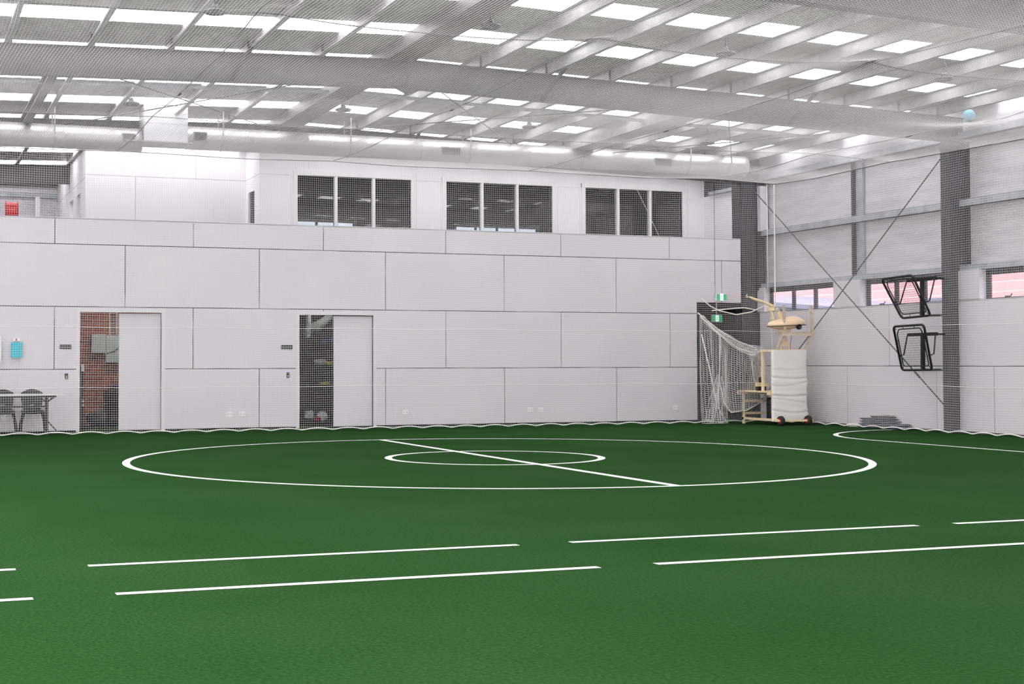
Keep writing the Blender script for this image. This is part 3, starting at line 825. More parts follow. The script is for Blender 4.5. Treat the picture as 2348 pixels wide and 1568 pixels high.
drape('leftside', '', [(16.02, 26.86, 2.30), (16.16, 26.85, 2.18), (16.32, 26.84, 2.05), (16.50, 26.82, 1.93)], [(16.08, 26.85, .02), (16.22, 26.8, .02), (16.38, 26.8, .02), (16.56, 26.78, .02)], 13, 48, .04, t, 5)
drape('fan', '', [(16.40, 26.78, 1.05), (16.44, 26.77, 1.05), (16.47, 26.76, 1.03), (16.50, 26.75, 1.0)], [(16.12, 26.78, .02), (16.28, 26.76, .02), (16.45, 26.75, .02), (16.64, 26.74, .02)], 12, 24, .03, t, 15)
drape('roll', '', [(16.05, 26.78, 2.30), (16.55, 26.75, 1.94), (17.05, 26.72, 1.70), (17.50, 26.7, 1.63)], [(16.10, 26.78, 2.16), (16.6, 26.72, 1.74), (17.1, 26.7, 1.47), (17.52, 26.68, 1.36)], 60, 8, .05, t, 8)
drape('tail', '', [(17.15, 26.75, 1.62), (17.4, 26.7, 1.63), (17.54, 26.7, 1.58)], [(17.25, 26.75, .95), (17.45, 26.7, .75), (17.72, 26.7, .42)], 9, 26, .05, t, 9)
for pts in ([(16.26, 27.15, 2.68), (16.45, 27.12, 2.52), (16.66, 27.1, 2.42), (17.09, 27.1, 2.34), (17.47, 27.1, 2.40), (17.9, 27.12, 2.58)],
            [(16.5, 27.12, 2.42), (16.9, 27.12, 2.46), (17.3, 27.12, 2.49), (17.8, 27.15, 2.42)],
            [(16.02, 26.9, 2.36), (16.55, 26.9, 1.99), (16.9, 26.85, 1.78), (17.44, 26.9, 1.62)], [(16.02, 26.8, 2.28), (16.5, 26.75, 1.86), (16.9, 26.72, 1.60), (17.2, 26.7, 1.52), (17.46, 26.7, 1.50)],
            [(16.5, 26.8, 1.9), (16.48, 26.8, 1.2), (16.44, 26.8, .5), (16.5, 26.8, .02)], [(16.05, 26.8, 1.9), (16.25, 26.8, 1.1), (16.4, 26.8, .4), (16.62, 26.75, .02)],
            [(16.45, 26.8, 1.0), (16.55, 26.75, .45), (16.69, 26.7, .25), (17.07, 26.7, .29), (17.35, 26.7, .42), (17.62, 26.7, .61)],
            [(17.44, 26.9, 1.6), (17.52, 26.8, 1.4), (17.6, 26.8, .8), (17.5, 26.75, .3)]):
    cabl(t, pts, .012, 'border_rope', m_rope)

# brace rods crossing in front of the side wall
def rod(a, c, lab):
    m = MB(); m.tube([a, c], .012, 8)
    t = thing('brace_rod', a, lab, 'rod'); m.build('rod_bar', m_cable, t)
    m = MB(); mid = Vector(a) * .12 + Vector(c) * .88; d = (Vector(c) - Vector(a)).normalized() * .09
    m.tube([mid - d, mid + d], .02, 8); m.build('tension_sleeve', m_cable, t)
rod((18.30, 28.35, 5.28), (18.30, 21.97, .50), 'dark steel brace rod falling from the corner column to the foot of the nearer column')
rod((18.27, 21.97, 5.08), (18.27, 28.3, .22), 'dark steel brace rod falling from the nearer column head towards the machine')

# ------------------------------------------------------------------ ball resting in the ceiling net
by, bx = 18.44, 15.9
bz = float(net_top(np.array([bx]), np.array([by]))[0])
t = thing('ball', (bx, by, bz + .092), 'pale blue ball resting on the ceiling netting', 'ball')
m = MB(); n = 20
m.lathe([(max(.0005, .092 * math.sin(math.pi * i / n)), -.092 * math.cos(math.pi * i / n)) for i in range(n + 1)], (bx, by, bz + .095), 'z', 28)
m.build('ball_skin', m_ball, t)

# ------------------------------------------------------------------ rebound frames on the column
def rebounder(lab, TL, TR, BR, BL, bar_z, arm_z):
    TL, TR, BR, BL = map(Vector, (TL, TR, BR, BL))
    t = thing('rebound_frame', (18.2, 21.85, (BL.z + BR.z) / 2), lab, 'rebound net', 'black rebound frames bracketed off the side column')
    def ring(c4, r_):
        out = []
        for i in range(4):
            p, a, b_ = c4[i], c4[(i - 1) % 4], c4[(i + 1) % 4]
            u, v = (a - p).normalized() * r_, (b_ - p).normalized() * r_
            for k in range(6):
                s = k / 5; out.append((p + u) * (1 - s) ** 2 + p * 2 * s * (1 - s) + (p + v) * s * s)
        return out
    c4 = [TL, TR, BR, BL]; c = (TL + TR + BR + BL) / 4
    m = MB(); m.tube(ring(c4, .08), .022, 10, closed=True); m.build('outer_frame', m_black, t)
    inn = [c + (p - c) * .84 for p in c4]
    m = MB(); pts = ring(inn, .10); m.tube([p + (c - p) * .03 * math.sin(i * .8) for i, p in enumerate(pts)], .012, 6, closed=True)
    m.build('net_border', m_blackp, t)
    m = MB()
    for i in range(8):
        e, f_ = i // 2, .3 + .4 * (i % 2)
        o = c4[e].lerp(c4[(e + 1) % 4], f_); q_ = inn[e].lerp(inn[(e + 1) % 4], f_); m = MB(); m.tube([o, q_], .006, 5); m.build('bungee_cord', m_black, t)
    for a, b_ in zip(c4, inn): m = MB(); m.tube([a.lerp(c, .03), b_], .006, 5); m.build('bungee_cord', m_black, t)
    m = MB()
    for i in range(1, 16):
        s = i / 16; m.tube([inn[0].lerp(inn[1], s), inn[3].lerp(inn[2], s)], .0022, 4); m.tube([inn[0].lerp(inn[3], s), inn[1].lerp(inn[2], s)], .0022, 4)
    m.build('rebound_net_mesh', m_black, t)
    # carrying frame: head bar, mast, stays, brackets to the column
    m = MB(); m.bar((17.97, 22.56, bar_z), (17.97, 21.76, bar_z + .005), .05, .06); m.build('head_bar', m_black, t)
    zb_ = BL.z + .03
    m = MB(); m.bar((17.97, 22.15, bar_z), (17.97, 22.16, zb_), .06, .06); m.build('mast', m_black, t)
    m = MB(); m.bar((18.0, 21.98, arm_z), (18.30, 21.84, arm_z), .03, .04); m.build('wall_bracket', m_black, t)
    m = MB(); m.bar((17.97, 21.76, bar_z), (18.30, 21.80, bar_z), .03, .03); m.build('wall_bracket', m_black, t)
    for s, y in ((0, 22.56), (1, 21.78)):
        a = Vector((17.95, y, bar_z)); b_ = TL.lerp(BL, .68) if s == 0 else TR.lerp(BR, .68)
        mid = a.lerp(b_, .9) + Vector((.06, -.03, -.01))
        m = MB(); m.tube([a, mid, b_], .013, 8); m.build('stay', m_black, t)
    return t
rebounder('upper of the two black rebound frames on the side column, steeply tilted', (17.62, 22.88, 2.883), (17.62, 21.988, 2.91), (18.0, 21.963, 2.17), (18.0, 22.779, 2.14), 2.84, 2.17)
rebounder('lower of the two black rebound frames on the side column, gently tilted', (17.66, 22.60, 1.976), (17.66, 21.74, 1.993), (18.0, 21.94, 1.165), (18.0, 22.79, 1.155), 1.82, 1.165)

# ------------------------------------------------------------------ ball machine on its padded trolley
t = thing('ball_machine', (17.5, 26.2, 0), 'timber ball feeding machine on a white padded trolley with red hubbed wheels', 'machine')
def P_(name, m_, f):
    m = MB(); f(m); return m.build(name, m_, t)
w = .045
# wheels
for x0 in (17.14, 17.80):
    m = MB(); m.lathe([(.062, 0), (.085, -.004), (.098, .012), (.102, .03), (.102, .055), (.098, .075), (.085, .09), (.06, .088)], (x0, 25.60, .102), 'x', 28)
    wh = m.build('wheel', m_tyre, t)
    h = MB(); h.lathe([(.001, -.002), (.018, -.002), (.02, .012), (.055, .02), (.064, .006), (.068, .03), (.066, .08), (.001, .08)], (x0, 25.60, .102), 'x', 24)
    for i in range(6):
        a = i * math.pi / 3; h.bar((x0 + .008, 25.6 + .015 * math.cos(a), .102 + .015 * math.sin(a)), (x0 + .008, 25.6 + .06 * math.cos(a), .102 + .06 * math.sin(a)), .012, .012, (1, 0, 0))
    h.build('hub', m_red, wh)
    h = MB(); h.lathe([(.001, -.03), (.012, -.03), (.014, 0), (.014, .01)], (x0, 25.60, .102), 'x', 12); h.build('axle_cap', m_white, wh)
P_('axle', m_timber, lambda m: m.box(17.05, 17.95, 25.57, 25.63, .085, .125))
P_('bottom_rail', m_timber, lambda m: m.box(17.12, 17.16, 25.63, 26.95, .09, .14)); P_('bottom_rail', m_timber, lambda m: m.box(17.90, 17.94, 25.63, 26.95, .09, .14))
for x, y in ((17.12, 26.90), (17.90, 26.90)):
    P_('rear_leg', m_timber, lambda m: m.box(x, x + w, y, y + .05, 0, .68))
P_('table_top', m_timber, lambda m: (m.box(17.05, 18.0, 25.86, 27.05, .68, .71), m.box(17.05, 18.0, 25.86, 25.90, .63, .68), m.box(17.05, 18.0, 27.0, 27.05, .63, .68)))
for z in (.20, .46): P_('cross_rail', m_timber, lambda m: (m.box(17.12, 17.94, 26.93, 26.95, z, z + .05), m.box(17.90, 17.94, 25.9, 26.93, z, z + .05)))
for x, y in ((17.12, 26.16), (17.88, 26.16), (17.12, 25.80), (17.88, 25.80)):
    P_('tower_post', m_timber, lambda m: m.box(x, x + w, y, y + .05, .71 if y > 26 else .12, 1.53))
P_('tower_top', m_timber, lambda m: (m.box(17.10, 17.95, 25.78, 26.23, 1.53, 1.575),))
# padded vinyl cover, creased
m = MB(); nx, nz = 36, 90; rnd = random.Random(4)
x0, x1, z0, z1 = 17.10, 17.955, .085, 1.56
creases = [(1.15, .005, .01), (.97, .012, .01), (.84, .007, -.04), (.60, .018, .0), (.49, .008, -.05), (.28, .010, .03)]
vs = []
for j in range(nz + 1):
    z = z0 + (z1 - z0) * j / nz
    for i in range(nx + 1):
        u = i / nx; x = x0 + (x1 - x0) * u
        d = .05 * (math.sin(math.pi * u) ** .4) * 1.0
        for cz, amp, tilt in creases:
            zz = z - cz - tilt * math.sin(3 * u + cz * 9) - .02 * (2 * u - 1) ** 2
            edge = .5 + .5 * abs(2 * u - 1)
            d -= amp * math.exp(-(zz / .022) ** 2) * edge * 1.3
            d += amp * .5 * math.exp(-((zz - .05) / .04) ** 2)
        d += .002 * math.sin(21 * z + 5 * u)
        xo = x + (.015 * math.sin(z * 9) + .008 * math.sin(z * 23)) * (1 if u > .5 else -.5) * (abs(2 * u - 1) ** 6) + (.02 if (u > .95 and .2 < z < .27) else 0)
        vs.append((xo, 25.79 - d, z))
m.add(vs, [(j * (nx + 1) + i, j * (nx + 1) + i + 1, (j + 1) * (nx + 1) + i + 1, (j + 1) * (nx + 1) + i) for j in range(nz) for i in range(nx)], 0, True)
m.box(x0 + .01, x1 - .01, 25.785, 25.799, z0 + .01, z1 - .005)
m.build('padded_cover', m_vinyl, t)
# splayed stand
for a, b_ in (((17.25, 25.80, 1.575), (17.34, 25.72, 1.87)), ((17.93, 25.80, 1.575), (18.03, 25.72, 1.87))):
    P_('stand_leg', m_timber2, lambda m: m.bar(a, b_, .045, .05, (1, 0, 0)))
P_('base_ring', m_timber2, lambda m: (m.box(17.32, 18.07, 25.69, 25.73, 1.86, 1.935), m.box(17.32, 18.07, 25.92, 25.96, 1.87, 1.93), m.box(17.32, 17.36, 25.73, 25.92, 1.87, 1.93), m.box(18.03, 18.07, 25.73, 25.92, 1.87, 1.93)))
for a, b_ in (((17.37, 25.71, 1.9), (17.355, 25.71, 2.50)), ((18.05, 25.71, 1.9), (18.01, 25.71, 2.50))):
    P_('guard_post', m_timber2, lambda m: m.bar(a, b_, .04, .05, (1, 0, 0)))
P_('pivot_frame', m_shell, lambda m: (m.bar((17.40, 25.92, 1.58), (17.47, 25.92, 1.95), .035, .04, (1, 0, 0)), m.bar((17.62, 25.92, 1.58), (17.50, 25.92, 1.95), .035, .04, (1, 0, 0)),
    m.box(17.36, 17.56, 25.90, 25.93, 1.64, 1.76), m.lathe([(.001, 1.92), (.14, 1.93), (.13, 1.99), (.09, 2.01)], (17.5, 25.92, 0), 'z', 16)))
# shell body (lens shaped, with dark band and ball port)
m = MB(); nA, nB = 40, 20; vs = []
for i in range(nB + 1):
    ph = -math.pi / 2 + math.pi * i / nB
    for j in range(nA):
        th = 2 * math.pi * j / nA
        cx, cy = math.cos(ph) * math.cos(th), math.cos(ph) * math.sin(th)
        zz = math.sin(ph); zz = (.15 * abs(zz) ** .8 if zz > 0 else -.10 * abs(zz) ** .8)
        sc = 1 - .35 * max(0, -math.sin(ph))
        zz += (.035 * math.exp(-((cx - .35) / .3) ** 2) * min(1, zz / .08) if zz > 0 else 0)
        vs.append((17.555 + .44 * cx * sc, 25.92 + .27 * cy * sc, 2.09 + zz + .025 * cx))
m.add(vs, [(i * nA + j, i * nA + (j + 1) % nA, (i + 1) * nA + (j + 1) % nA, (i + 1) * nA + j) for i in range(nB) for j in range(nA)], 0, True)
body = m.build('shell_body', m_shell, t)
m = MB(); m.tube([(17.555 + .442 * math.cos(a), 25.92 + .272 * math.sin(a), 2.075 + .02 * math.cos(a)) for a in [2 * math.pi * i / 40 for i in range(40)]], .008, 8, closed=True)
m.build('dark_band', m_black, body)
m = MB(); m.lathe([(.001, .03), (.045, .03), (.05, 0), (.056, 0), (.056, .05)], (17.69, 25.645, 2.045), 'y', 20); m.build('ball_port', m_black, body)
# feeder arm
P_('arm_bracket', m_timber, lambda m: (m.bar((17.42, 25.9, 2.20), (17.30, 25.9, 2.43), .07, .06, (0, 1, 0)), m.bar((17.22, 25.9, 2.20), (17.17, 25.9, 2.40), .035, .04, (0, 1, 0)), m.box(17.10, 17.24, 25.86, 25.94, 2.38, 2.45)))
P_('feeder_arm', m_timber, lambda m: (m.tube([(17.30, 25.9, 2.44), (17.10, 25.9, 2.52), (16.95, 25.9, 2.57), (16.80, 25.9, 2.61), (16.66, 25.9, 2.66)], [.04, .035, .028, .03, .016], 10),
    m.tube([(16.66, 25.9, 2.66), (16.60, 25.88, 2.665), (16.57, 25.88, 2.70), (16.60, 25.9, 2.71)], .008, 6), m.tube([(16.66, 25.9, 2.66), (16.60, 25.93, 2.66), (16.58, 25.93, 2.69)], .007, 6)))
P_('arm_motor', m_greybox, lambda m: (m.lathe([(.001, 0), (.04, 0), (.04, .05), (.001, .05)], (17.29, 25.85, 2.40), 'y', 16), m.lathe([(.001, 0), (.03, 0), (.03, .04), (.001, .04)], (17.24, 25.85, 2.46), 'y', 12)))
P_('power_cord', m_cable, lambda m: m.tube([(17.6, 25.9, 1.95), (17.65, 25.88, 1.85), (17.62, 25.88, 1.72), (17.63, 25.9, 1.58)], .005, 6))
# items on and under the trolley table
t2 = thing('bench_tool', (17.25, 26.45, .71), 'pale yellow hand tool with black head lying on the trolley table', 'tool')
m = MB(); m.box(17.16, 17.42, 26.40, 26.50, .80, .86); m.box(17.14, 17.34, 26.42, 26.48, .86, .885); m.build('tool_body', m_timber, t2)
m = MB(); m.box(17.18, 17.36, 26.40, 26.50, .71, .80); m.lathe([(.001, 0), (.05, 0), (.055, .1), (.001, .12)], (17.27, 26.45, .885), 'z', 14); m.build('tool_head', m_black, t2)
t2 = thing('drum', (17.62, 26.55, 0), 'dark grey plastic drum standing under the trolley table', 'drum')
m = MB(); m.lathe([(.001, .0), (.12, .0), (.13, .03), (.13, .52), (.12, .56), (.001, .56)], (17.62, 26.55, 0), 'z', 24); m.build('drum_body', m_blackp, t2)
m = MB(); m.lathe([(.132, .40), (.137, .405), (.137, .42), (.132, .425)], (17.62, 26.55, 0), 'z', 24); m.build('drum_rim', m_black, t2)

# folded mats behind the side net
rnd = random.Random(7)
for k, (y0, y1, z, h, lab) in enumerate(((23.05, 24.45, 0, .055, 'bottom dark folded tarpaulin of the pile behind the side net'), (23.15, 24.42, .055, .05, 'second dark folded tarpaulin of the pile from the floor behind the side net'),
                                    (23.45, 24.38, .105, .05, 'third dark folded tarpaulin of the pile from the floor behind the side net'), (23.52, 24.36, .155, .05, 'uppermost flat dark folded tarpaulin of the pile behind the side net'),
                                    (23.60, 24.0, .205, .045, 'small brownish bundled cloth on top of the dark tarpaulin pile'))):
    m = MB(); n = 26; vs = []
    for i in range(n + 1):
        u = i / n; y = y0 + (y1 - y0) * u; e = min(1, min(u, 1 - u) * 9) ** .5
        wv = .008 * math.sin(u * 17 + k)
        vs += [(18.20 + .01 * math.sin(i), y, z + .002 + h * .5 * (1 - e)), (18.50, y, z + .002 + h * .5 * (1 - e)), (18.50, y, z + h * (.5 + .5 * e) + wv), (18.18 + .02 * math.sin(i * 1.7), y, z + h * (.5 + .48 * e) + wv)]
    fs = [(4 * i + a, 4 * i + (a + 1) % 4, 4 * i + 4 + (a + 1) % 4, 4 * i + 4 + a) for i in range(n) for a in range(4)] + [(3, 2, 1, 0), tuple(4 * n + a for a in range(4))]
    m.add(vs, fs, 0, True)
    tag(m.build('folded_tarpaulin' if k < 4 else 'bundled_cloth', m_mats if k < 4 else mat('brown_cloth', (.13, .10, .085), .9)), lab, 'tarpaulin' if k < 4 else 'cloth', 'dark folded tarpaulins behind the side net' if k < 4 else None)
m = MB(); m.lathe([(.001, 0), (.14, 0), (.16, .03), (.12, .07), (.001, .085)], (18.33, 24.72, 0), 'z', 16, scale=(.8, 1.4, 1)); 
tag(m.build('white_cloth_bundle', m_vinyl), 'crumpled white cloth on the floor beside the dark tarpaulin pile', 'cloth')

# ------------------------------------------------------------------ wall fittings
def outlet(x, z, lab):
    t = thing('power_outlet', (x, D, z), lab, 'power outlet', 'double power outlets low on the boarded wall')
    m = MB(); m.box(x - .058, x + .058, D - .010, D, z - .045, z + .045); m.build('faceplate', m_white, t)
    for s in (-.028, .028):
        m = MB(); m.box(x + s - .012, x + s + .012, D - .0125, D - .010, z - .02, z + .005); m.box(x + s - .006, x + s + .006, D - .014, D - .010, z + .014, z + .028)
        m.build('socket', m_greybox, t)
outlet(1.98, .305, 'white power outlet behind the black chair at the end of the table')
outlet(6.28, .30, 'white power outlet between the two doorways, farther from the second doorway')
outlet(6.53, .30, 'white power outlet between the two doorways, nearer the second doorway')
outlet(9.975, .295, 'single white power outlet just past the second doorway')
outlet(12.80, .305, 'white power outlet mid wall, first of the close pair from the doorways')
outlet(13.05, .302, 'white power outlet mid wall, second of the close pair from the doorways')
outlet(16.33, .315, 'white power outlet close to the dark corner opening')
for x0, x1, lab in ((2.98, 3.195, 'black louvred sign plate beside the brick room doorway'), (7.328, 7.563, 'black louvred sign plate beside the store doorway')):
    t = thing('sign_plate', ((x0 + x1) / 2, D, 1.63), lab, 'sign', 'black plates beside the doorways')
    m = MB(); m.box(x0, x1, D - .012, D, 1.592, 1.675); m.build('plate', m_black, t)
    m = MB(); m.box(x0 + .015, x1 - .015, D - .0135, D - .012, 1.625, 1.632); m.build('plate_trim', m_greybox, t)
for x, lab in ((3.11, 'slim black wall control with blue light by the brick room doorway'), (7.468, 'slim black wall control with blue light by the store doorway')):
    t = thing('wall_control', (x, D, 1.08), lab, 'wall control', 'slim controls beside the doorways')
    m = MB(); m.box(x - .029, x + .029, D - .02, D, 1.02, 1.125); m.build('control_body', m_black, t)
    m = MB(); m.box(x - .02, x + .02, D - .022, D, 1.127, 1.14); m.build('indicator', mat('blue_glow', (.1, .1, .9), .4, 0, (.25, .3, 1), 1.5), t)
    m = MB(); m.lathe([(.001, -.004), (.014, -.003), (.016, 0)], (x, D - .02, 1.05), 'y', 12); m.build('dial', m_greybox, t)
t = thing('first_aid_case', (2.18, D, 1.42), 'teal wall case with red and white top above the end of the table', 'first aid case')
m = MB(); m.box(2.085, 2.28, D - .11, D, 1.425, 1.715); m.build('case_body', m_teal, t)
m = MB(); m.box(2.12, 2.24, D - .06, D, 1.735, 1.79); m.build('top_tag', m_white, t)
m = MB(); m.box(2.16, 2.19, D - .065, D - .06, 1.74, 1.785); m.build('red_mark', m_redb, t)
t = thing('wall_cabinet', (1.7, D, 1.34), 'pale grey cabinet on the wall next to the teal case', 'cabinet')
m = MB(); m.box(1.45, 1.905, D - .12, D, 1.345, 1.83); m.build('cabinet_body', m_panel, t)
m = MB(); m.box(1.46, 1.895, D - .125, D - .12, 1.355, 1.82); m.build('door', m_white, t)

# table and chairs behind the net
t = thing('trestle_table', (1.4, 27.55, 0), 'long white topped trestle table along the boarded wall', 'table')
m = MB(); m.box(-.3, 2.95, 27.36, 27.72, .725, .75); m.build('table_top', m_table, t)
m = MB(); m.box(-.2, 2.82, 27.40, 27.43, .69, .725); m.box(-.2, 2.82, 27.65, 27.68, .69, .725); m.bar((-.2, 27.54, .52), (2.68, 27.54, .52), .03, .03); m.build('under_frame', m_blackp, t)
for x in (2.66, -.1):
    m = MB(); m.bar((x, 27.42, 0), (x, 27.42, .7), .04, .04); m.bar((x, 27.66, 0), (x, 27.66, .7), .04, .04); m.bar((x, 27.42, .12), (x, 27.66, .12), .025, .025)
    m.bar((x, 27.54, .60), (x + .14, 27.54, .70), .02, .03); m.bar((x, 27.54, .60), (x - .14, 27.54, .70), .02, .03); m.bar((x + .02, 27.50, .25), (x + .22, 27.50, .02), .02, .02)
    m.build('leg', m_blackp, t)
def chair(x, y, lab):
    t = thing('plastic_chair', (x, y, 0), lab, 'chair', 'black plastic chairs behind the table')
    m = MB(); vs = []; n = 14
    for i in range(n + 1):                       # seat and back in one shell, split below
        v = i / n
        for j in range(n + 1):
            u = -1 + 2 * j / n
            if v < .5:
                s = v / .5; yy = y - .20 + .38 * s; zz = .43 - .02 * math.sin(math.pi * s) + .012 * u * u; ww = .20
            vs.append((x + u * (.20 if v < .5 else .2), yy if v < .5 else y + .18, zz if v < .5 else .43))
    m = MB(); vs = []
    for i in range(11):
        s = i / 10
        for j in range(13):
            u = -1 + j / 6
            vs.append((x + u * (.19 + .015 * s), y - .21 + .40 * s, .435 - .02 * math.sin(math.pi * s) + .015 * u * u - (.04 * (1 - s * 5) if s < .2 else 0)))
    fs = [(i * 13 + j, i * 13 + j + 1, (i + 1) * 13 + j + 1, (i + 1) * 13 + j) for i in range(10) for j in range(12)]
    m.add(vs, fs, 0, True); m.add([(a, b_, c - .018) for a, b_, c in vs], [tuple(reversed(f)) for f in fs], 0, True)
    m.box(x - .2, x + .2, y - .2, y + .19, .395, .41)
    m.build('seat', m_blackp, t)
    m = MB(); vs = []; fs = []; K = 14
    for i in range(K + 1):
        s = i / K; zz = .40 + .43 * s
        for j in range(17):
            u = -1 + j / 8
            hw = .155 + .045 * min(1, s * 1.6); zt = zz - (.07 * u * u * s ** 2)
            vs.append((x + u * hw, y + .19 + .09 * s - .04 * (u * u) * s, zt))
    for i in range(K):
        for j in range(16):
            if 4 <= i <= 4 and 6 <= j <= 9: continue
            fs.append((i * 17 + j, i * 17 + j + 1, (i + 1) * 17 + j + 1, (i + 1) * 17 + j))
    m.add(vs, fs, 0, True); m.add([(a, b_ + .015, c) for a, b_, c in vs], [tuple(reversed(f)) for f in fs], 0, True)
    m.build('backrest', m_blackp, t)
    for sx, sy in ((-1, -1), (1, -1), (-1, 1), (1, 1)):
        m = MB(); m.tube([(x + sx * .17, y + sy * .14, .40), (x + sx * .215, y + sy * .19, .2), (x + sx * .235, y + sy * .22, .0)], [.018, .016, .013], 8); m.build('leg', m_blackp, t)
    return t
c1 = chair(2.46, 28.02, 'black plastic chair fully in view at the end of the trestle table')
dup(c1, (1.93, 28.02, 0), label='black plastic chair cut by the picture edge in front of the power outlet')

# ------------------------------------------------------------------ exit signs
def exit_sign(x, y, z, lab, w=.27, h=.16, d=.06):
    t = thing('exit_sign', (x, y, z), lab, 'exit sign', 'green running figure exit signs')
    m = MB(); m.box(x - w / 2, x + w / 2, y, y + d, z - h / 2, z + h / 2); m.build('sign_case', m_white, t)
    yf = y - .003
    for xa, xb in ((x - w / 2 + .01, x - .043), (x + .043, x + w / 2 - .005)): m = MB(); m.box(xa, xb, yf, y, z - h / 2 + .01, z + h / 2 - .01); m.build('green_panel', m_green, t)
    if y > 28.6: m = MB(); m.box(x - .01, x + .01, y + .02, y + .04, z + h / 2, 2.9); m.build('hanger', m_white, t)
    m = MB(); m.box(x - .042, x + .042, yf, y, z - h / 2 + .008, z + h / 2 - .008); m.build('white_panel', m_signw, t)
    yq = yf - .002
    m = MB()
    m.poly([(x + .008 + .009 * math.cos(a), yq, z + .045 + .009 * math.sin(a)) for a in [2 * math.pi * i / 12 for i in range(12)]])
    for a, b_ in (((.006, .03), (-.004, -.005)), ((-.004, -.005), (.014, -.03)), ((.014, -.03), (.012, -.055)), ((-.004, -.005), (-.012, -.032)), ((-.012, -.032), (-.03, -.04)),
                  ((.004, .027), (.022, .012)), ((.022, .012), (.03, .02)), ((.004, .027), (-.016, .022)), ((-.016, .022), (-.022, .006))):
        m.bar((x + a[0], yq, z + a[1]), (x + b_[0], yq, z + b_[1]), .003, .009)
    m.build('running_figure', m_green, t)
exit_sign(17.47, 28.30, 2.775, 'green exit sign mounted above the dark corner opening')
t = bpy.data.objects
exit_sign(17.93, 29.25, 2.33, 'green exit sign inside the dark corner opening, seen through the net')

# ------------------------------------------------------------------ things in the two rooms
t = thing('switchboard', (4.05, 31.15, 1.54), 'smaller grey switchboard on the brick wall', 'switchboard', 'grey switchboards in the brick room')
m = MB(); m.box(3.91, 4.20, 31.02, 31.19, 1.54, 1.93); m.build('board_case', m_greybox, t)
m = MB(); m.box(3.95, 4.02, 31.012, 31.02, 1.885, 1.90); m.build('board_label', m_white, t)
t = thing('switchboard', (4.5, 31.15, 1.34), 'larger grey switchboard partly hidden by the sliding door', 'switchboard', 'grey switchboards in the brick room')
m = MB(); m.box(4.21, 4.75, 31.0, 31.19, 1.34, 1.905); m.build('board_case', m_greybox, t)
m = MB(); m.tube([(4.22, 30.99, 1.52), (4.35, 30.98, 1.56), (4.5, 30.99, 1.66), (4.7, 30.99, 1.7)], .008, 6); m.build('loose_cord', m_cable, t)
t = thing('cable_ladder', (4.36, 31.12, 1.95), 'silver cable ladder rising from the switchboards to the ceiling', 'cable ladder')
for xr_ in (4.28, 4.43): m = MB(); m.box(xr_, xr_ + .015, 31.06, 31.12, 1.92, 2.9); m.build('side_rail', m_white, t)
m = MB(); [m.box(4.295, 4.43, 31.08, 31.10, z, z + .02) for z in np.arange(1.95, 2.9, .07)]; m.build('rung', m_galv, t)
t = thing('upright_post', (3.66, 30.6, 0), 'dark upright post with white clips inside the brick room', 'post')
m = MB(); m.box(3.60, 3.66, 30.3, 30.4, 0, 1.25); m.build('post_bar', m_black, t)
m = MB(); m.box(3.61, 3.67, 30.28, 30.3, 1.15, 1.30); m.box(3.63, 3.67, 30.28, 30.3, .52, .56); m.box(3.63, 3.67, 30.28, 30.3, .44, .48); m.build('clip', m_white, t)
def lump(name, c, r, m_, lab, cat, group=None):
    m = MB(); rnd = random.Random(len(lab)); ph = [rnd.uniform(0, 6) for _ in range(6)]; vs = []; a_, b_ = 12, 18
    for i in range(a_ + 1):
        p = -math.pi / 2 + math.pi * i / a_
        for j in range(b_):
            q_ = 2 * math.pi * j / b_; k = 1 + .12 * math.sin(3 * q_ + ph[0] + 2 * p) + .08 * math.sin(5 * p + ph[1] + q_)
            e = lambda v: math.copysign(abs(v) ** .6, v)
            vs.append((c[0] + r[0] * e(math.cos(p)) * e(math.cos(q_)) * k, c[1] + r[1] * e(math.cos(p)) * e(math.sin(q_)) * k, max(.005, c[2] + r[2] * e(math.sin(p)) * k)))
    m.add(vs, [(i * b_ + j, i * b_ + (j + 1) % b_, (i + 1) * b_ + (j + 1) % b_, (i + 1) * b_ + j) for i in range(a_) for j in range(b_)], 0, True)
    return tag(m.build(name, m_), lab, cat, group)
lump('kit_bag', (4.55, 30.6, .42), (.42, .3, .42), m_blackp, 'large black bag slumped against the sliding door inside the brick room', 'bag')
lump('kit_bag', (4.15, 30.7, .16), (.34, .2, .16), m_mid, 'low dark bag on the floor of the brick room', 'bag')
# store room: shelving with gear
t = thing('storage_shelf', (8.7, 30.6, 0), 'dark steel shelving loaded with coloured sports gear in the store room', 'shelf')
for z in (.42, .84, 1.27, 1.75):
    m = MB(); m.box(8.0, 9.6, 30.35, 30.85, z - .02, z); m.build('shelf_board', m_mid, t)
for x, y in ((8.0, 30.35), (9.57, 30.35), (8.0, 30.82), (9.57, 30.82)):
    m = MB(); m.box(x, x + .03, y, y + .03, 0, 2.0); m.build('shelf_post', m_black, t)
G = 'sports gear on the store room shelves'
lump('gear_bag', (8.72, 30.45, 1.33), (.14, .08, .06), mat('silver_cloth', (.5, .5, .5), .5), 'silver grey bundle on the middle store shelf', 'bag', G)
lump('training_bib', (8.9, 30.40, 1.31), (.06, .05, .03), m_yellow, 'small yellow item beside the silver bundle on the store shelf', 'sports gear', G)
lump('training_bib', (9.03, 30.40, 1.32), (.07, .05, .05), m_orange, 'orange item at the sliding door end of the middle store shelf', 'sports gear', G)
lump('training_bib', (8.80, 30.40, .87), (.10, .05, .03), m_yellow, 'flat yellow green item on the lower store shelf', 'sports gear', G)
lump('cone_stack', (9.07, 30.40, .95), (.05, .05, .09), m_orange, 'orange cones at the sliding door end of the lower store shelf', 'cones', G)
lump('storage_tub', (9.02, 30.42, 1.82), (.09, .06, .06), m_blue, 'blue tub on the top store shelf', 'tub', G)
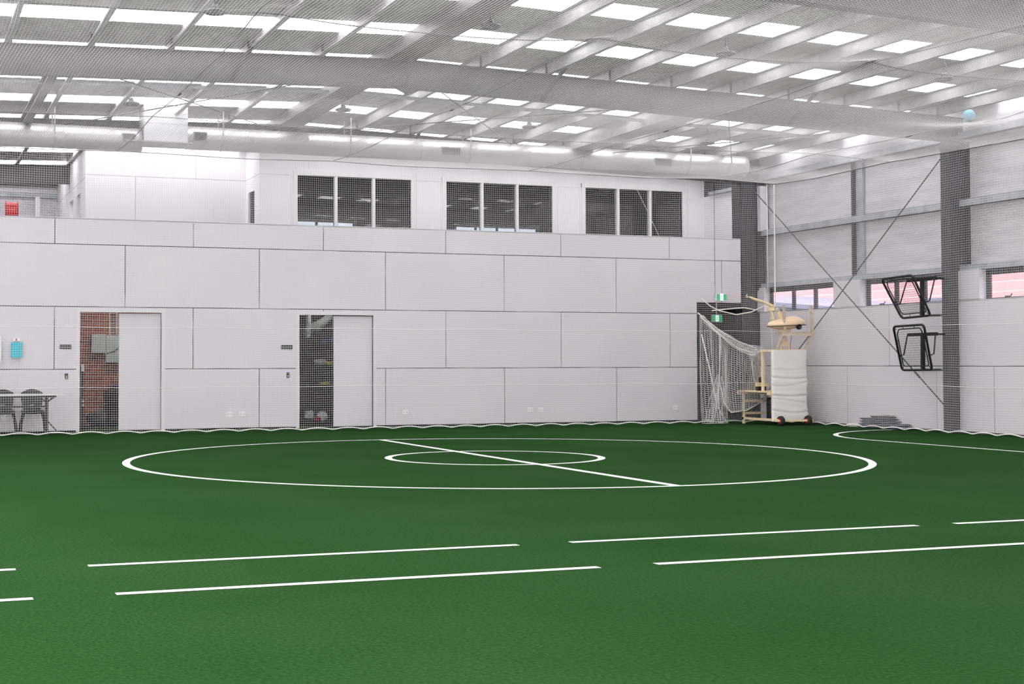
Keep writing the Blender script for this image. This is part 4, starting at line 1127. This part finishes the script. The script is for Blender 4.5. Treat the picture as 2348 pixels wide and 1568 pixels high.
lump('storage_tub', (8.80, 30.42, 1.79), (.05, .05, .03), m_blue, 'small blue tub lying on the top store shelf', 'tub', G)
lump('sports_boot', (8.40, 30.15, .20), (.10, .07, .08), m_white, 'white item on the store floor beside the doorway frame', 'sports gear', G)
lump('sports_boot', (8.66, 30.10, .17), (.11, .07, .09), m_white, 'white bag on the store floor below the shelving', 'sports gear', G)
lump('sports_boot', (8.55, 30.05, .12), (.08, .05, .05), m_red, 'red item between the white things on the store floor', 'sports gear', G)
t = thing('flexible_duct', (8.35, 30.3, 2.2), 'pale flexible duct and pipe near the store room ceiling', 'duct')
m = MB(); m.tube([(8.22, 29.6, 1.85), (8.23, 29.6, 2.1), (8.26, 29.7, 2.35)], [.05, .06, .05], 12); m.build('pipe', m_white, t)
m = MB(); m.tube([(8.3, 30.3, 1.95), (8.45, 30.25, 2.05), (8.6, 30.2, 2.1), (8.75, 30.2, 2.22), (8.9, 30.2, 2.35)], [.04, .1, .12, .09, .07], 12); m.build('duct_hose', m_greybox, t)
# added lamps, out of view, that brighten those rooms
for x, y, lab in ((4.4, 29.7, 'added batten lamp, out of view, lighting the brick room'), (8.9, 29.6, 'added batten lamp, out of view, lighting the store room')):
    t = thing('room_fill_lamp', (x, y, 2.85), lab, 'ceiling light')
    m = MB(); m.box(x - .6, x + .6, y - .05, y + .05, 2.86, 2.9); m.build('lamp_housing', m_white, t)
    m = MB(); m.box(x - .58, x + .58, y - .04, y + .04, 2.84, 2.86); m.build('lamp_diffuser', mat('room_fill_glow', (.9, .9, .9), .4, 0, (1, .97, .93), 55.0 if x < 5 else 13.0), t)

# red hose reel upstairs
t = thing('hose_reel', (2.62, 36.2, 4.9), 'red fire hose reel upstairs beyond the parapet', 'hose reel')
xr, yr, zr_ = 2.50, 36.2, 5.0
m = MB(); m.lathe([(.001, 0), (.24, 0), (.24, .012), (.20, .014)], (xr, yr, zr_), 'x', 30); m.lathe([(.20, .276), (.24, .278), (.24, .29), (.001, .29)], (xr, yr, zr_), 'x', 30); m.build('reel_disc', m_redb, t)
m = MB(); m.lathe([(.19, .012), (.21, .03), (.20, .05), (.21, .07), (.20, .09), (.21, .11), (.20, .13), (.21, .15), (.20, .17), (.21, .19), (.20, .21), (.21, .23), (.20, .25), (.19, .278)], (xr, yr, zr_), 'x', 30); m.build('coiled_hose', m_redb, t)
m = MB(); m.box(xr - .25, xr + .35, yr - .05, yr + .05, 3.1, 3.2); m.bar((xr + .145, yr, 3.1), (xr + .145, yr, 4.82), .06, .06); m.bar((xr - .1, yr, 3.1), (xr - .1, yr, 4.75), .05, .05); m.build('stand', m_red, t)
